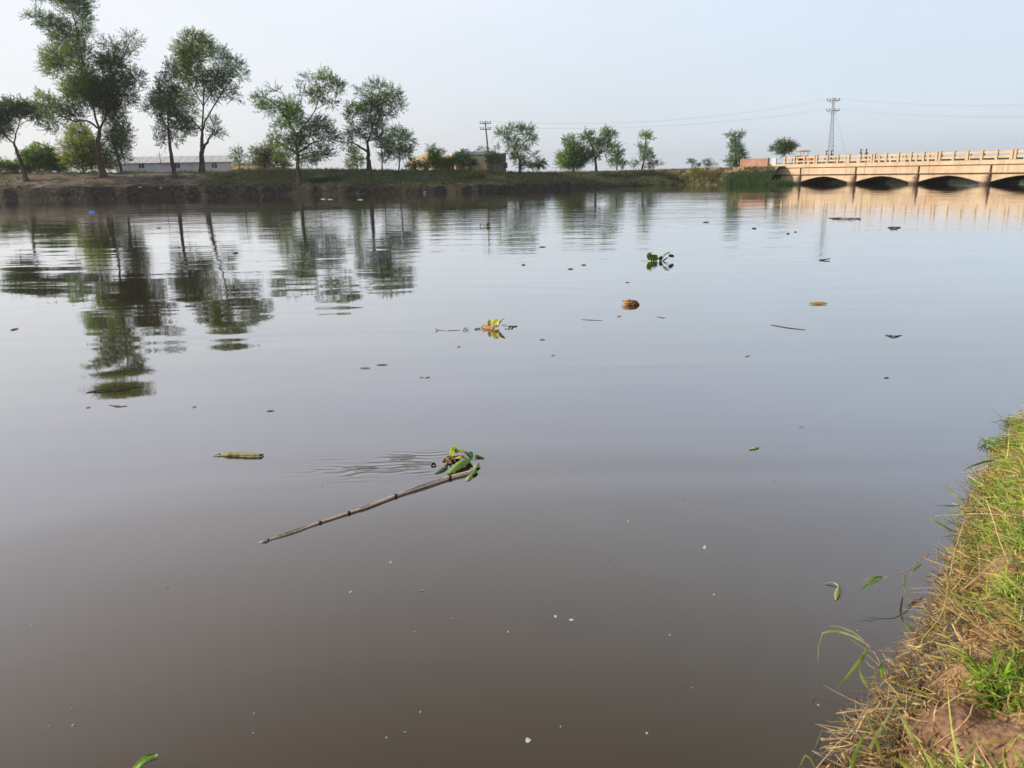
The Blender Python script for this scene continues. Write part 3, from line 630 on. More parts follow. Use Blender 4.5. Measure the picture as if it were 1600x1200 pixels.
tree('shrub', 'round bright green bush before the ruined beige building', 'shrub', DS(682, 11), [[(682, 270), (681, 252), (678, 238)]],
     [(677, 240, 11, 8, 1.1, 'G'), (684, 250, 14, 9, 1.4, 'G'), (672, 256, 12, 8, 1.4, 'G'), (692, 258, 11, 7, 1.3, 'G'), (675, 230, 7, 3, .35, 'g'), (688, 238, 6, 5, 1.1, 'd')], .05, TONE, BG)
tree('shrub', 'dark scrubby bush at the left end of the ruined beige building', 'shrub', DS(648, 11), [[(648, 270), (648, 256)]],
     [(646, 256, 7, 7, 1.3, 'd'), (653, 260, 7, 5, 1.3, 'b'), (640, 261, 7, 5, 1.2, 'd'), (660, 262, 6, 4, 1.1, 'b')], .05, TONE, BG)
tree('shrub', 'leafy light green bush between the round bush and the dark bluish bush', 'shrub', DS(703, 11), [[(703, 270), (703, 258)]],
     [(700, 255, 9, 6, 1.2, 'm'), (708, 252, 8, 6, 1.1, 'G'), (694, 262, 9, 5, 1.3, 'l')], .05, TONE, BG)
tree('shrub', 'dark bluish bush in front of the brick building', 'shrub', DS(724, 11), [[(724, 270), (723, 250)]],
     [(720, 244, 8, 7, 1, 'g'), (728, 246, 9, 8, 1.1, 'g'), (724, 256, 15, 9, 1.4, 'g'), (738, 258, 8, 6, 1.2, 'd'), (712, 250, 7, 9, 1, 'm')], .05, TONE, BG)
tree('shrub', 'straggly small tree beside the utility pole', 'tree', DS(771, 11), [[(771, 269), (770, 252), (768, 240)], [(770, 250), (758, 238), (752, 235)], [(768, 240), (776, 230)]],
     [(767, 240, 9, 6, 1, 'm'), (772, 248, 10, 7, 1.2, 'm'), (765, 252, 8, 6, .9, 'm'), (754, 234, 8, 3, .5, 'g'), (776, 230, 5, 3, .4, 'g'), (780, 256, 6, 5, .9, 'd')], .07, TONE, BG)
for D_, lab, kind, lb, cl, r_ in [
    (108, 'open-crowned acacia right of the utility pole with three thin limbs', 'acacia_tree', [[(813, 267), (812, 250), (808, 238)], [(808, 238), (800, 222), (790, 210)], [(808, 238), (820, 222), (824, 208)], [(812, 250), (830, 244)], [(808, 238), (798, 240)]],
     [(788, 210, 13, 8, .9, 'g'), (805, 203, 13, 7, .8, 'g'), (822, 206, 13, 9, .9, 'g'), (827, 218, 11, 8, .8, 'g'), (800, 222, 14, 8, .9, 'g'), (814, 232, 14, 8, .9, 'g'), (808, 246, 13, 8, 1.1, 'm'), (834, 246, 9, 9, .5, 'g'), (846, 257, 9, 7, 1, 'd'), (838, 260, 8, 5, 1.2, 'd'), (797, 235, 8, 7, .5, 'g'), (822, 258, 14, 6, 1.2, 'm')], .22),
    (118, 'dense rounded acacia, left of the pair beyond the far bank', 'acacia_tree', [[(897, 268), (896, 250), (895, 230)], [(896, 250), (880, 246)], [(896, 250), (910, 244)]],
     [(890, 220, 12, 9, .9, 'm'), (897, 232, 16, 10, 1.3, 'm'), (884, 244, 14, 9, 1.2, 'l'), (904, 248, 16, 11, 1.6, 'd'), (880, 256, 12, 8, 1.1, 'l'), (898, 258, 18, 8, 1.6, 'd'), (912, 236, 8, 10, .9, 'g')], .2),
    (119, 'forked acacia, right of the dense rounded one', 'acacia_tree', [[(932, 268), (930, 250), (926, 232), (920, 218)], [(930, 250), (940, 232), (950, 212)]],
     [(918, 214, 12, 8, 1, 'm'), (928, 224, 13, 9, .9, 'g'), (946, 207, 10, 8, .8, 'l'), (955, 212, 10, 9, .9, 'm'), (944, 222, 12, 9, 1, 'm'), (932, 240, 14, 9, 1, 'g'), (950, 236, 8, 9, .7, 'g'), (922, 246, 10, 9, .8, 'g')], .2),
    (122, 'small bluish tree touching the forked acacia from the right', 'acacia_tree', [[(964, 268), (964, 250), (962, 238)]],
     [(961, 230, 9, 7, .9, 'g'), (966, 241, 9, 8, 1, 'g'), (962, 252, 11, 8, 1.2, 'g'), (971, 256, 7, 6, 1, 'd')], .12),
    (124, 'lone slender tree with a tuft on a bare neck', 'acacia_tree', [[(1003, 267), (1006, 250), (1008, 232), (1009, 214)], [(1008, 232), (1016, 219)]],
     [(1009, 211, 9, 6, 1.2, 'l'), (1018, 216, 6, 3, .7, 'g'), (1004, 229, 9, 5, .9, 'g'), (1009, 238, 10, 7, 1.1, 'g'), (1013, 245, 8, 5, .9, 'g'), (1005, 249, 6, 5, .9, 'g')], .15),
    (121, 'straw coloured dry bush at the foot of the lone slender tree', 'shrub', [[(1021, 267), (1021, 257)]],
     [(1020, 257, 7, 6, 1.1, 'b'), (1030, 256, 7, 4, .5, 'b'), (1012, 261, 6, 3, .8, 'b')], .04),
    (121, 'sparse twiggy bush between the bluish tree and the slender tree', 'shrub', [[(990, 267), (990, 256)]],
     [(988, 256, 7, 5, .5, 'g'), (996, 259, 6, 4, .5, 'g')], .04),
    (150, 'left of two low dark bushes on the skyline of the embankment', 'shrub', [[(1083, 267), (1083, 256)]],
     [(1080, 253, 6, 4, 1, 'd'), (1087, 257, 6, 3, 1, 'd')], .05),
    (150, 'right of two low dark bushes on the skyline of the embankment', 'shrub', [[(1107, 267), (1107, 256)]],
     [(1105, 254, 6, 4, 1, 'd'), (1112, 258, 8, 3, .8, 'g')], .05),
    (118, 'columnar tree standing just left of the brick wall', 'acacia_tree', [[(1151, 268), (1150, 248), (1149, 228), (1149, 214)], [(1149, 228), (1160, 212)], [(1149, 228), (1140, 214)]],
     [(1143, 211, 8, 4, .9, 'g'), (1158, 210, 7, 4, .9, 'g'), (1150, 218, 8, 6, 1.1, 'g'), (1150, 230, 10, 7, 1.2, 'g'), (1152, 241, 12, 8, 1.3, 'g'), (1144, 251, 9, 6, 1.1, 'g'), (1158, 252, 9, 7, 1.2, 'g'), (1151, 260, 10, 5, 1.3, 'd')], .15),
    (135, 'round dome-shaped tree behind the left end of the bridge', 'tree', [[(1226, 250), (1226, 238)], [(1226, 240), (1212, 234)], [(1226, 240), (1238, 232)]],
     [(1225, 226, 13, 6, 1.3, 'b'), (1214, 232, 10, 5, 1, 'g'), (1236, 230, 10, 6, 1.4, 'm'), (1226, 236, 14, 6, 1.2, 'm'), (1207, 235, 5, 3, .7, 'd')], .2),
]:
    tree(kind, lab, 'shrub' if kind == 'shrub' else 'tree', D_, lb, cl, r_, TONE, BG if kind == 'shrub' else 'trees beyond the far bank', k_leaf=2.0, leaf=.17)

# ------------------------------------------------------------------ ribbons: grass, straw, weeds
def join(parts):
    V, Fq, C, n_ = [], [], [], 0
    for v, f, c in parts: V.append(v); Fq.append(f + n_); C.append(c); n_ += len(v)
    return np.vstack(V), np.vstack(Fq), np.clip(np.vstack(C), .003, .8)

# far bank grass: short tufts over the slope
def far_grass():
    idx = [i for i in range(nS) if -70 < SH[i][0] < 95 and SH[i][1] < 130]
    b, dn, ln = [], [], []
    P = FV[idx][:, 9:34].reshape(-1, 3)
    for k in range(32000):
        i = RNG.integers(0, len(idx) - 1); j = RNG.integers(8, 30)
        a, c = FV[idx[i], j], FV[idx[i], j + 1]; t = RNG.random()
        q = a + (c - a) * t + np.array([RNG.uniform(-.25, .25), RNG.uniform(-.1, .1), 0])
        g = noise.noise(Vector((q[0] * .35, q[1] * .35, 4))) + noise.noise(Vector((q[0] * 1.3, q[1] * 1.3, 9))) * .6
        if g < (.08 if q[0] < -33 else -.32): continue
        if ramp_z(q[0], q[1]) > q[2] - .3: continue
        b.append(q)
    for k in range(5200):                                # the side of the road embankment
        u = -1.5 - 34 * RNG.random(); v = RNG.uniform(-3.3, -1.25); p = A_BR + U_BR * u + V_BR * v
        if noise.noise(Vector((p[0] * .7, p[1] * .7, 2))) > -.22: b.append(np.array([p[0], p[1], ramp_z(p[0], p[1]) + .03]))
    b = np.array(b); b = np.repeat(b, 3, 0) + RNG.normal(0, .06, (len(b) * 3, 3)) * np.array([1, 1, .1]); n_ = len(b)
    d = RNG.normal(0, .45, (n_, 3)); d[:, 2] = 1
    col = np.where(RNG.random((n_, 1)) < .25, np.array([[.20, .17, .10]]), np.array([[.085, .10, .042]])) * np.exp(RNG.normal(0, .25, (n_, 1)))
    v, f, c = ribbons(b, d, RNG.uniform(.10, .32, n_), RNG.uniform(.012, .03, n_), RNG.normal(0, .3, (n_, 3)), col, 2)
    tag(mesh_obj('far_grass', v, f, MT['blade'], None, False, c), 'short dull grass over the far bank slope', 'grass', kind='stuff')
far_grass()
def onramp(px, v):
    d = ray(px, 288)[:2]; a = A_BR[:2] + V_BR[:2] * v; M_ = np.array([[d[0], -U_BR[0]], [d[1], -U_BR[1]]]); k = np.linalg.solve(M_, a)
    return d * k[0]
def far_rubble():
    m = MB(); bm = bmesh.new(); bmesh.ops.create_icosphere(bm, subdivisions=1, radius=1); V0 = np.array([v.co for v in bm.verts]); F0 = [tuple(x.index for x in f.verts) for f in bm.faces]; bm.free()
    idx = [i for i in range(nS) if -72 < SH[i][0] < 30]
    for k in range(420):
        i = idx[RNG.integers(0, len(idx))]; o = RNG.choice([-.08, .02, .3, .6, 1.0]) + RNG.normal(0, .12); q = SH[i] + N2[i] * o
        j = int(np.clip(np.searchsorted(offs, o), 1, nO - 1)); z = max(FV[i, j][2] if o > .1 else .0, .0); sz = RNG.uniform(.04, .15)
        V = V0 * (1 + .3 * RNG.normal(0, 1, (len(V0), 1))) * sz * np.array([1.5, 1, .55]) + (q[0], q[1], z)
        m.add(V, F0)
    o = m.build('bank_clods', MT['far_soil'], None, False); tag(o, 'lumps of slumped earth along the foot and lip of the far cut bank', 'earth clods', kind='stuff')
far_rubble()
def weed_patch(name, label, cat, pts, n_each, hgt, tone, spread=.5, wide=.03, group=None, kind=None):
    ps = []
    b0 = None
    bases, L = [], []
    for (px, D) in pts:
        d = ray(px, 288); p = np.array([d[0] * D, d[1] * D])
        if D < 0: p = onramp(px, D)
        q = np.stack([p[0] + RNG.normal(0, spread, n_each), p[1] + RNG.normal(0, spread * .6, n_each)], 1)
        z = np.array([max(far_ground(a, b_), -.02) for a, b_ in q])
        bases.append(np.column_stack([q, z]))
    b = np.vstack(bases); n_ = len(b)
    root = b[0].copy(); r = empty(name, tuple(root), label, cat, group)
    d = RNG.normal(0, .38, (n_, 3)); d[:, 2] = 1
    col = np.array(tone)[None] * np.exp(RNG.normal(0, .25, (n_, 1)))
    v, f, c = ribbons(b, d, RNG.uniform(.4, 1.0, n_) * hgt, RNG.uniform(.5, 1, n_) * wide, RNG.normal(0, .35, (n_, 3)) + np.array([0, 0, -.12]), col, 3)
    mesh_obj('foliage', v, f, MT['blade'], r, False, np.clip(c, 0, .6))
    mesh_obj('root', *(lambda m: (np.vstack(m.v), m.f))(MB().tube(np.array([root + (0, 0, -.1), root + (0, 0, .25)]), np.array([.04, .02]), 5)), MT['bark'], r)
    return r
def shoreD(px, y): return -CAM_H / ray(px, y)[2]
weed_patch('reed_bed', 'dark green reeds crowding the water at the left end of the bridge', 'reeds', [(1140 + 6.5 * k, o) for k in range(15) for o in (-3.3, -2.9, -2.4)], 95, .72, (.065, .125, .040), .5, .022)
weed_patch('weed_clump', 'yellow-green weeds on the bank left of the reeds', 'weeds', [(1080, -2.0), (1086, -2.0), (1092, -2.1)], 160, .8, (.20, .21, .04), .35, .03, 'weed clumps on the far bank')
weed_patch('weed_clump', 'tan dry weeds between the yellow-green weeds and the reeds', 'weeds', [(1103, -2.2), (1110, -2.3), (1117, -2.4)], 160, .9, (.20, .16, .075), .3, .025, 'weed clumps on the far bank')
weed_patch('weed_clump', 'small yellowish bush on the slope below the brick building', 'weeds', [(742, onslope(745, 277)), (748, onslope(745, 277))], 200, .85, (.16, .17, .035), .3, .035, 'weed clumps on the far bank')
weed_patch('weed_clump', 'green weeds drooping over the bank edge below the wide forked acacia', 'weeds', [(490, 90.5), (500, 90.5), (512, 90.3), (524, 90.3)], 150, .6, (.055, .085, .03), .4, .028, 'weed clumps on the far bank')
weed_patch('weed_clump', 'dark weeds along the waterline between the slender tree and the weeds', 'weeds', [(940 + 9 * k, DS(940 + 9 * k, .5)) for k in range(9)] + [(1010 + 9 * k, -3.0) for k in range(7)], 110, .7, (.045, .065, .03), .5, .025, 'weed clumps on the far bank')
weed_patch('weed_clump', 'brownish weeds on the bank crest right of the open-crowned acacia', 'weeds', [(862 + 7 * k, 96 + k * 1.2) for k in range(6)], 80, .55, (.11, .095, .045), .5, .028, 'weed clumps on the far bank')

# ------------------------------------------------------------------ buildings
def plaster(name, c1, c2, s=.8): return pmat(name, c1, c2, s, .9, .02, .2)
MT['white_wall'] = plaster('faded_white_wall', (.50, .52, .56), (.60, .62, .66))
MT['sheet_roof'] = pmat('pale_sheet_roof', (.52, .54, .57), (.64, .66, .68), .8, .5, .01, .4, stretch=(3, 3, 1))
MT['glass_dark'] = pmat('dark_window', (.03, .035, .05), (.06, .07, .09), 2, .2, 0, .5)
MT['beige'] = plaster('beige_mud_plaster', (.38, .28, .18), (.58, .46, .32), 1.6)
def brickmat(name, a, b_, mort, scale):
    m, n, l, b, out = nt(name)
    tc = n.new('ShaderNodeTexCoord'); bt = n.new('ShaderNodeTexBrick')
    mp = n.new('ShaderNodeMapping'); mp.inputs['Rotation'].default_value = (math.pi / 2, 0, 0); l.new(tc.outputs['Object'], mp.inputs[0]); l.new(mp.outputs[0], bt.inputs['Vector'])
    bt.inputs['Color1'].default_value = (*a, 1); bt.inputs['Color2'].default_value = (*b_, 1); bt.inputs['Mortar'].default_value = (*mort, 1)
    bt.inputs['Scale'].default_value = scale; bt.inputs['Mortar Size'].default_value = .015
    nz = n.new('ShaderNodeTexNoise'); nz.inputs['Scale'].default_value = .7; nz.inputs['Detail'].default_value = 6; l.new(tc.outputs['Object'], nz.inputs['Vector'])
    hs = n.new('ShaderNodeHueSaturation'); mr = n.new('ShaderNodeMapRange'); mr.inputs[1].default_value = .3; mr.inputs[2].default_value = .7; mr.inputs[3].default_value = .75; mr.inputs[4].default_value = 1.25
    l.new(nz.outputs[0], mr.inputs[0]); l.new(mr.outputs[0], hs.inputs['Value']); l.new(bt.outputs[0], hs.inputs['Color']); l.new(hs.outputs[0], b.inputs['Base Color']); b.inputs['Roughness'].default_value = .9
    return m
MT['brick'] = brickmat('brown_brick', (.17, .115, .105), (.22, .155, .14), (.30, .26, .22), 3)
MT['redbrick'] = brickmat('dull_red_brick', (.33, .15, .105), (.40, .20, .14), (.36, .30, .25), 3)
def frame2(pL, pR, Da, Db):
    """frame of a wall seen between two columns of the view at two distances: origin, along, away, up"""
    a = at(pL, 262, Da); b = at(pR, 262, Db); a[2] = b[2] = 0
    u = b - a; L = np.linalg.norm(u); u /= L; v = np.array([-u[1], u[0], 0]); return (a, u, v, np.array([0, 0, 1.0])), L
def warehouse():
    fr, L = frame2(181, 362, DS(181, 30), DS(362, 30))
    a = fr[0]; g = 1.0
    r = empty('warehouse', tuple(a + (0, 0, g)), 'long low white warehouse with a pale sheet roof behind the acacias', 'building')
    ze = hz(280, 253.3, DS(280, 30)); zr = hz(280, 248.6, DS(280, 30)) + .35; W = 9
    m = MB(); V = np.array([a + fr[1] * x + fr[2] * y + np.array([0, 0, z]) for x in (0, L) for (y, z) in ((0, g), (0, ze), (W, ze), (W, g), (W / 2, zr))])
    m.add(V, [(0, 1, 6, 5), (2, 3, 8, 7), (0, 3, 2, 4, 1), (5, 6, 9, 7, 8)]); m.build('wall', MT['white_wall'], r, False)
    m = MB()
    for s in (0, 1):
        for k in range(30):                                   # profiled sheets, slightly lapped
            x0 = -.3 + (L + .6) * k / 30; x1 = -.3 + (L + .6) * (k + 1) / 30 - .02
            y0, z0, y1, z1 = (-.35, ze - .12, W / 2, zr + .1) if s == 0 else (W / 2, zr + .1, W + .35, ze - .12)
            dz = .02 * (k % 2)
            q = [(x0, y0, z0 + dz), (x1, y0, z0 + dz), (x1, y1, z1 + dz), (x0, y1, z1 + dz)]
            P = [a + fr[1] * x + fr[2] * y + np.array([0, 0, z]) for x, y, z in q]; P += [p + np.array([0, 0, .07]) for p in P]
            m.add(P, [(0, 3, 2, 1), (4, 5, 6, 7), (0, 1, 5, 4), (1, 2, 6, 5), (2, 3, 7, 6), (3, 0, 4, 7)])
    m.build('roof', MT['sheet_roof'], r, False)
    for px in (221, 277, 335):
        c = at(px, 258.6, DS(px, 30)) - a; x = float(c @ fr[1]); z = float(hz(px, 258.6, DS(px, 30)))
        f = MB(); w, h = .42, .42
        for q in (((x - w, -.05, z - h), (x - w + .07, .02, z + h)), ((x + w - .07, -.05, z - h), (x + w, .02, z + h)), ((x - w + .07, -.05, z + h - .07), (x + w - .07, .02, z + h)), ((x - w + .07, -.05, z - h), (x + w - .07, .02, z - h + .07)), ((x - .03, -.045, z - h + .07), (x + .03, .015, z + h - .07))): f.box(*q, fr)
        fo = f.build('window', MT['sheet_roof'], r, False)
        g_ = MB(); g_.box((x - w + .07, -.012, z - h + .07), (x + w - .07, -.006, z + h - .07), fr)
        po = mesh_obj('pane', np.vstack(g_.v) - np.array(r.location), g_.f, MT['glass_dark'], None, False); po.parent = fo
    # antenna mast over the left roof
    p = at(249, 240, DS(249, 29)); m = MB(); m.tube([(p[0], p[1], ze - .1), (p[0], p[1], hz(252, 236, DS(249, 29)))], [.05, .03], 5); m.tube([(p[0] - .5, p[1], hz(250, 242, DS(249, 29))), (p[0] + .4, p[1], hz(250, 242, DS(249, 29)))], .03, 4)
    m.build('antenna', MT['bark'], r)
warehouse()
def brick_building():
    fr, L = frame2(712, 791, 106, 108.5); a = fr[0]; g = 1.6; ze = hz(750, 241.5, 107); W = 5
    r = empty('brick_building', tuple(a + (0, 0, g)), 'flat-roofed brown brick building behind the utility pole, its left side sunlit', 'building')
    m = MB(); m.box((0, 0, g), (L, .3, ze), fr); m.box((L - .3, .3, g), (L, W, ze), fr); m.box((0.3, W - .3, g), (L - .3, W, ze), fr); m.build('wall', MT['brick'], r, False)
    m = MB(); m.box((-.02, .3, g), (.3, W, ze), fr); o = m.build('side_wall', MT['beige'], r, False); o['label'] = 'sunlit plastered side wall'
    m = MB(); m.box((-.25, -.25, ze), (L + .25, W + .25, ze + .16), fr); m.build('roof', MT['white_wall'], r, False)
    m = MB(); m.box((-.1, -.1, ze + .16), (L * .78, .12, ze + .42), fr); m.build('parapet', MT['white_wall'], r, False)
    m = MB(); m.box((1.0, .8, ze + .16), (1.9, 1.8, ze + .75), fr); m.build('roof_tank', MT['white_wall'], r, False)
    for k in range(3):
        x = 2.4 + k * 2.2; m = MB(); m.box((x, -.05, g + .9), (x + .6, .0, g + 1.6), fr); m.build('window', MT['glass_dark'], r, False)
brick_building()
def ruin(x0, x1, Da, Db, pts, label, g=1.6, deep=4):
    fr, L = frame2(x0, x1, Da, Db); a = fr[0]
    r = empty('ruined_building' if len(pts) > 4 else 'low_building', tuple(a + (0, 0, g)), label, 'building')
    xs = [p[0] for p in pts]; D_ = (Da + Db) / 2
    V = []; 
    for px, py in pts:
        t = (px - x0) / (x1 - x0); base = a + fr[1] * L * t; z = hz(px, py, D_)
        V += [base + (0, 0, g), base + (0, 0, z), base + fr[2] * .4 + (0, 0, z), base + fr[2] * .4 + (0, 0, g)]
    Fc = []
    for k in range(len(pts) - 1):
        i = k * 4; Fc += [(i, i + 4, i + 5, i + 1), (i + 1, i + 5, i + 6, i + 2), (i + 2, i + 6, i + 7, i + 3)]
    n_ = len(pts) * 4; Fc += [(0, 1, 2, 3), (n_ - 4, n_ - 1, n_ - 2, n_ - 3)]
    m = MB(); m.add(V, Fc); m.build('wall', MT['beige'], r, False)
    m = MB(); z2 = min(hz(p[0], p[1], D_) for p in pts) - .1
    m.box((0, .4, g), (.35, deep, z2), fr); m.box((L - .35, .4, g), (L, deep, z2), fr); m.box((.35, deep - .35, g), (L - .35, deep, z2), fr); m.build('side_wall', MT['beige'], r, False)
    for t in (.3, .7):
        m = MB(); m.box((L * t - .3, -.04, g + .5), (L * t + .3, 0, g + 1.3), fr); m.build('window', MT['glass_dark'], r, False)
    m = MB(); m.box((.1, .42, z2 - .15), (L - .1, deep - .1, z2 - .02), fr); m.build('roof', MT['beige'], r, False)
ruin(638, 676, 106, 100, [(638, 246), (645, 245), (651, 246), (655, 244), (660, 243), (664, 240), (668, 236), (672, 236), (676, 240)], 'half-ruined beige mud building with an uneven top, lit by the sun')
ruin(698, 713, 103, 99, [(698, 243), (705, 242), (713, 242)], 'small beige building against the left end of the brick building')
ruin(362, 404, DS(362, 24), DS(404, 22), [(362, 255), (380, 254.5), (404, 255)], 'low beige building just right of the white warehouse', g=1.0)
def brick_wall():
    fr, L = frame2(1157.5, 1199, 102.5, 99.5); a = fr[0]; g = 1.6
    r = empty('brick_wall', tuple(a + (0, 0, g)), 'plain dull red brick wall left of the bridge', 'wall')
    z = hz(1176, 248.6, 101)
    m = MB(); m.box((.12, 0, g), (L, .3, z), fr); m.build('wall_body', MT['redbrick'], r, False)
    m = MB(); m.box((0, -.04, z), (L + .02, .34, z + .07), fr); m.build('coping', MT['sand'], r, False)
    m = MB(); m.box((-.1, -.05, g), (.12, .35, z), fr); m.build('end_pier', MT['sand'], r, False)
brick_wall()

# ------------------------------------------------------------------ bridge
def bridge_mat(name, c, stain):
    m, n, l, b, out = nt(name)
    tc = n.new('ShaderNodeTexCoord')
    def nz(s, d=6, st=(1, 1, 1)):
        mp = n.new('ShaderNodeMapping'); mp.inputs['Scale'].default_value = st; l.new(tc.outputs['Object'], mp.inputs[0])
        k = n.new('ShaderNodeTexNoise'); k.inputs['Scale'].default_value = s; k.inputs['Detail'].default_value = d; l.new(mp.outputs[0], k.inputs['Vector']); return k.outputs['Fac']
    r1 = ramp(n, [(.3, tuple(v * .85 for v in c)), (.7, tuple(v * 1.08 for v in c))]); l.new(nz(.5), r1.inputs[0])
    mk = n.new('ShaderNodeMapRange'); mk.inputs[1].default_value = .52; mk.inputs[2].default_value = .72; mk.inputs[4].default_value = .75; l.new(nz(.9, 8, (1, 1, .45)), mk.inputs[0])
    mx = n.new('ShaderNodeMix'); mx.data_type = 'RGBA'; l.new(mk.outputs[0], mx.inputs[0]); l.new(r1.outputs[0], mx.inputs[6]); mx.inputs[7].default_value = (*stain, 1)
    # rain streaks and a dark tide mark left by the canal
    sk = n.new('ShaderNodeMapRange'); sk.inputs[1].default_value = .50; sk.inputs[2].default_value = .66; sk.inputs[4].default_value = .30; l.new(nz(2.4, 5, (1, 1, .12)), sk.inputs[0])
    m2 = n.new('ShaderNodeMix'); m2.data_type = 'RGBA'; l.new(sk.outputs[0], m2.inputs[0]); l.new(mx.outputs[2], m2.inputs[6]); m2.inputs[7].default_value = (.30, .20, .13, 1)
    sx = n.new('ShaderNodeSeparateXYZ'); l.new(tc.outputs['Object'], sx.inputs[0])
    ad = n.new('ShaderNodeMath'); ad.operation = 'MULTIPLY_ADD'; l.new(nz(3), ad.inputs[0]); ad.inputs[1].default_value = .35; l.new(sx.outputs['Z'], ad.inputs[2])
    td = n.new('ShaderNodeMapRange'); td.inputs[1].default_value = .36; td.inputs[2].default_value = .58; td.inputs[3].default_value = .85; td.inputs[4].default_value = 0; l.new(ad.outputs[0], td.inputs[0])
    m3 = n.new('ShaderNodeMix'); m3.data_type = 'RGBA'; l.new(td.outputs[0], m3.inputs[0]); l.new(m2.outputs[2], m3.inputs[6]); m3.inputs[7].default_value = (.07, .05, .035, 1); mx = m3
    l.new(mx.outputs[2], b.inputs['Base Color']); b.inputs['Roughness'].default_value = .9; b.inputs['Specular IOR Level'].default_value = .2
    bp = n.new('ShaderNodeBump'); bp.inputs['Distance'].default_value = .03; l.new(nz(4, 8), bp.inputs['Height']); l.new(bp.outputs[0], b.inputs['Normal'])
    return m
MT['br_paint'] = bridge_mat('weathered_cream_paint', (.68, .54, .38), (.58, .38, .25))
MT['br_dark'] = pmat('dark_stained_concrete', (.12, .06, .035), (.2, .11, .06), 2, .9)
MT['br_pier'] = bridge_mat('pier_concrete', (.56, .44, .31), (.40, .27, .18))
MT['asphalt'] = pmat('worn_asphalt', (.05, .05, .05), (.08, .075, .07), 3, .9)
MT['rust'] = pmat('rusty_pipe', (.09, .04, .025), (.17, .08, .045), 6, .8)
def bridge():
    FR = (A_BR, U_BR, V_BR, np.array([0, 0, 1.0]))
    r = empty('bridge', tuple(A_BR), 'long low cream-painted arched road bridge across the canal', 'bridge')
    S = 6.75; NB = 14; W = 6.2
    zF = 1.13; zD = 1.93; zP = 2.40; zR = 3.20           # fascia bottom, deck line, low parapet top, rail top
    u0 = .25                                             # first pier line (drain pipe) at u = 0
    def zpx(px, py):
        d = ray(px, py); k = (A_BR[0] * V_BR[0] + A_BR[1] * V_BR[1]) / (d[0] * V_BR[0] + d[1] * V_BR[1]); return CAM_H + d[2] * k
    zF, zD, zP, zR = [zpx(1337, y) for y in (272.3, 260.6, 254.3, 242.2)]
    pw = .86                                            # pier thickness along the bridge
    def barrel(k, first=False):
        ua = -.02 + k * S + pw / 2 - .45; ub = ua + S - pw
        m = MB(); N = 18; zs = .24
        xs = np.linspace(ua, ub, N + 1); t = np.linspace(-1, 1, N + 1); zt = zs + (zF - .20 - zs) * (1 - np.abs(t) ** 1.6)
        for v0, v1 in ((0, .35), (W - .35, W)):
            V = []; Fc = []
            for x, z in zip(xs, zt): V += [(x, v0, z), (x, v0, zF), (x, v1, zF), (x, v1, z)]
            for i in range(N):
                j = i * 4; Fc += [(j, j + 4, j + 5, j + 1), (j + 3, j + 2, j + 6, j + 7), (j, j + 3, j + 7, j + 4)]
            V = np.array(V); V = FR[0] + V[:, :1] * FR[1] + V[:, 1:2] * FR[2] + V[:, 2:] * FR[3]; m.add(V, Fc)
            m.build('spandrel', MT['br_paint'], r, False); m = MB()
        m = MB(); V = []; Fc = []
        for x, z in zip(xs, zt): V += [(x, .35, z + .01), (x, W - .35, z + .01), (x, W - .35, z + .2), (x, .35, z + .2)]
        for i in range(N):
            j = i * 4; Fc += [(j, j + 1, j + 5, j + 4), (j + 3, j + 7, j + 6, j + 2)]
        V = np.array(V); V = FR[0] + V[:, :1] * FR[1] + V[:, 1:2] * FR[2] + V[:, 2:] * FR[3]; m.add(V, Fc)
        m.build('arch', MT['br_pier'], r, False)
        m = MB()                                         # thin raised ring along the arch
        V = []; Fc = []
        for x, z in zip(xs, zt): V += [(x, -.04, z - .005), (x, -.04, z + .07), (x, 0, z + .07), (x, 0, z - .005)]
        for i in range(N):
            j = i * 4; Fc += [(j, j + 4, j + 5, j + 1), (j + 1, j + 5, j + 6, j + 2), (j, j + 3, j + 7, j + 4)]
        V = np.array(V); V = FR[0] + V[:, :1] * FR[1] + V[:, 1:2] * FR[2] + V[:, 2:] * FR[3]; m.add(V, Fc)
        m.build('arch_ring', MT['br_pier'], r, False)
    def pier(uc, wide=pw):
        m = MB(); pts = []
        hw = wide / 2
        prof = [(-hw, -.0)] + [(-hw * math.cos(a), -.42 * math.sin(a)) for a in np.linspace(.15, math.pi - .15, 9)] + [(hw, 0)] + [(hw, W)] + [(hw * math.cos(a), W + .42 * math.sin(a)) for a in np.linspace(.15, math.pi - .15, 9)] + [(-hw, W)]
        n_ = len(prof)
        V = np.array([(uc + x, y, z) for z in (-.8, zF - .28) for x, y in prof] + [(uc + x * .8, y * .5 if y < 0 else (W + (y - W) * .5 if y > W else y), zF - .1) for x, y in prof])
        V = FR[0] + V[:, :1] * FR[1] + V[:, 1:2] * FR[2] + V[:, 2:] * FR[3]
        Fc = [(i, (i + 1) % n_, n_ + (i + 1) % n_, n_ + i) for i in range(n_)] + [(n_ + i, n_ + (i + 1) % n_, 2 * n_ + (i + 1) % n_, 2 * n_ + i) for i in range(n_)] + [tuple(range(2 * n_, 3 * n_))]
        m.add(V, Fc); m.build('pier', MT['br_pier'], r, False)
        m = MB(); m.box((uc - hw + .0, 0.0, zF - .5), (uc + hw, .345, zF), FR); m.box((uc - hw, .36, -.8), (uc + hw, W - .36, zF - .02), FR); m.build('pier_wall', MT['br_paint'], r, False)
        m = MB(); m.box((uc + .30, -.10, -.6), (uc + .44, -.005, zD + .02), FR) if False else m.tube([FR[0] + FR[1] * (uc + .42) + FR[2] * (-.11) + np.array([0, 0, z]) for z in (-.5, zD)], .065, 6)
        m.build('drain_pipe', MT['rust'], r)
    for k in range(NB): barrel(k)
    for k in range(NB + 1): pier(k * S - .45)
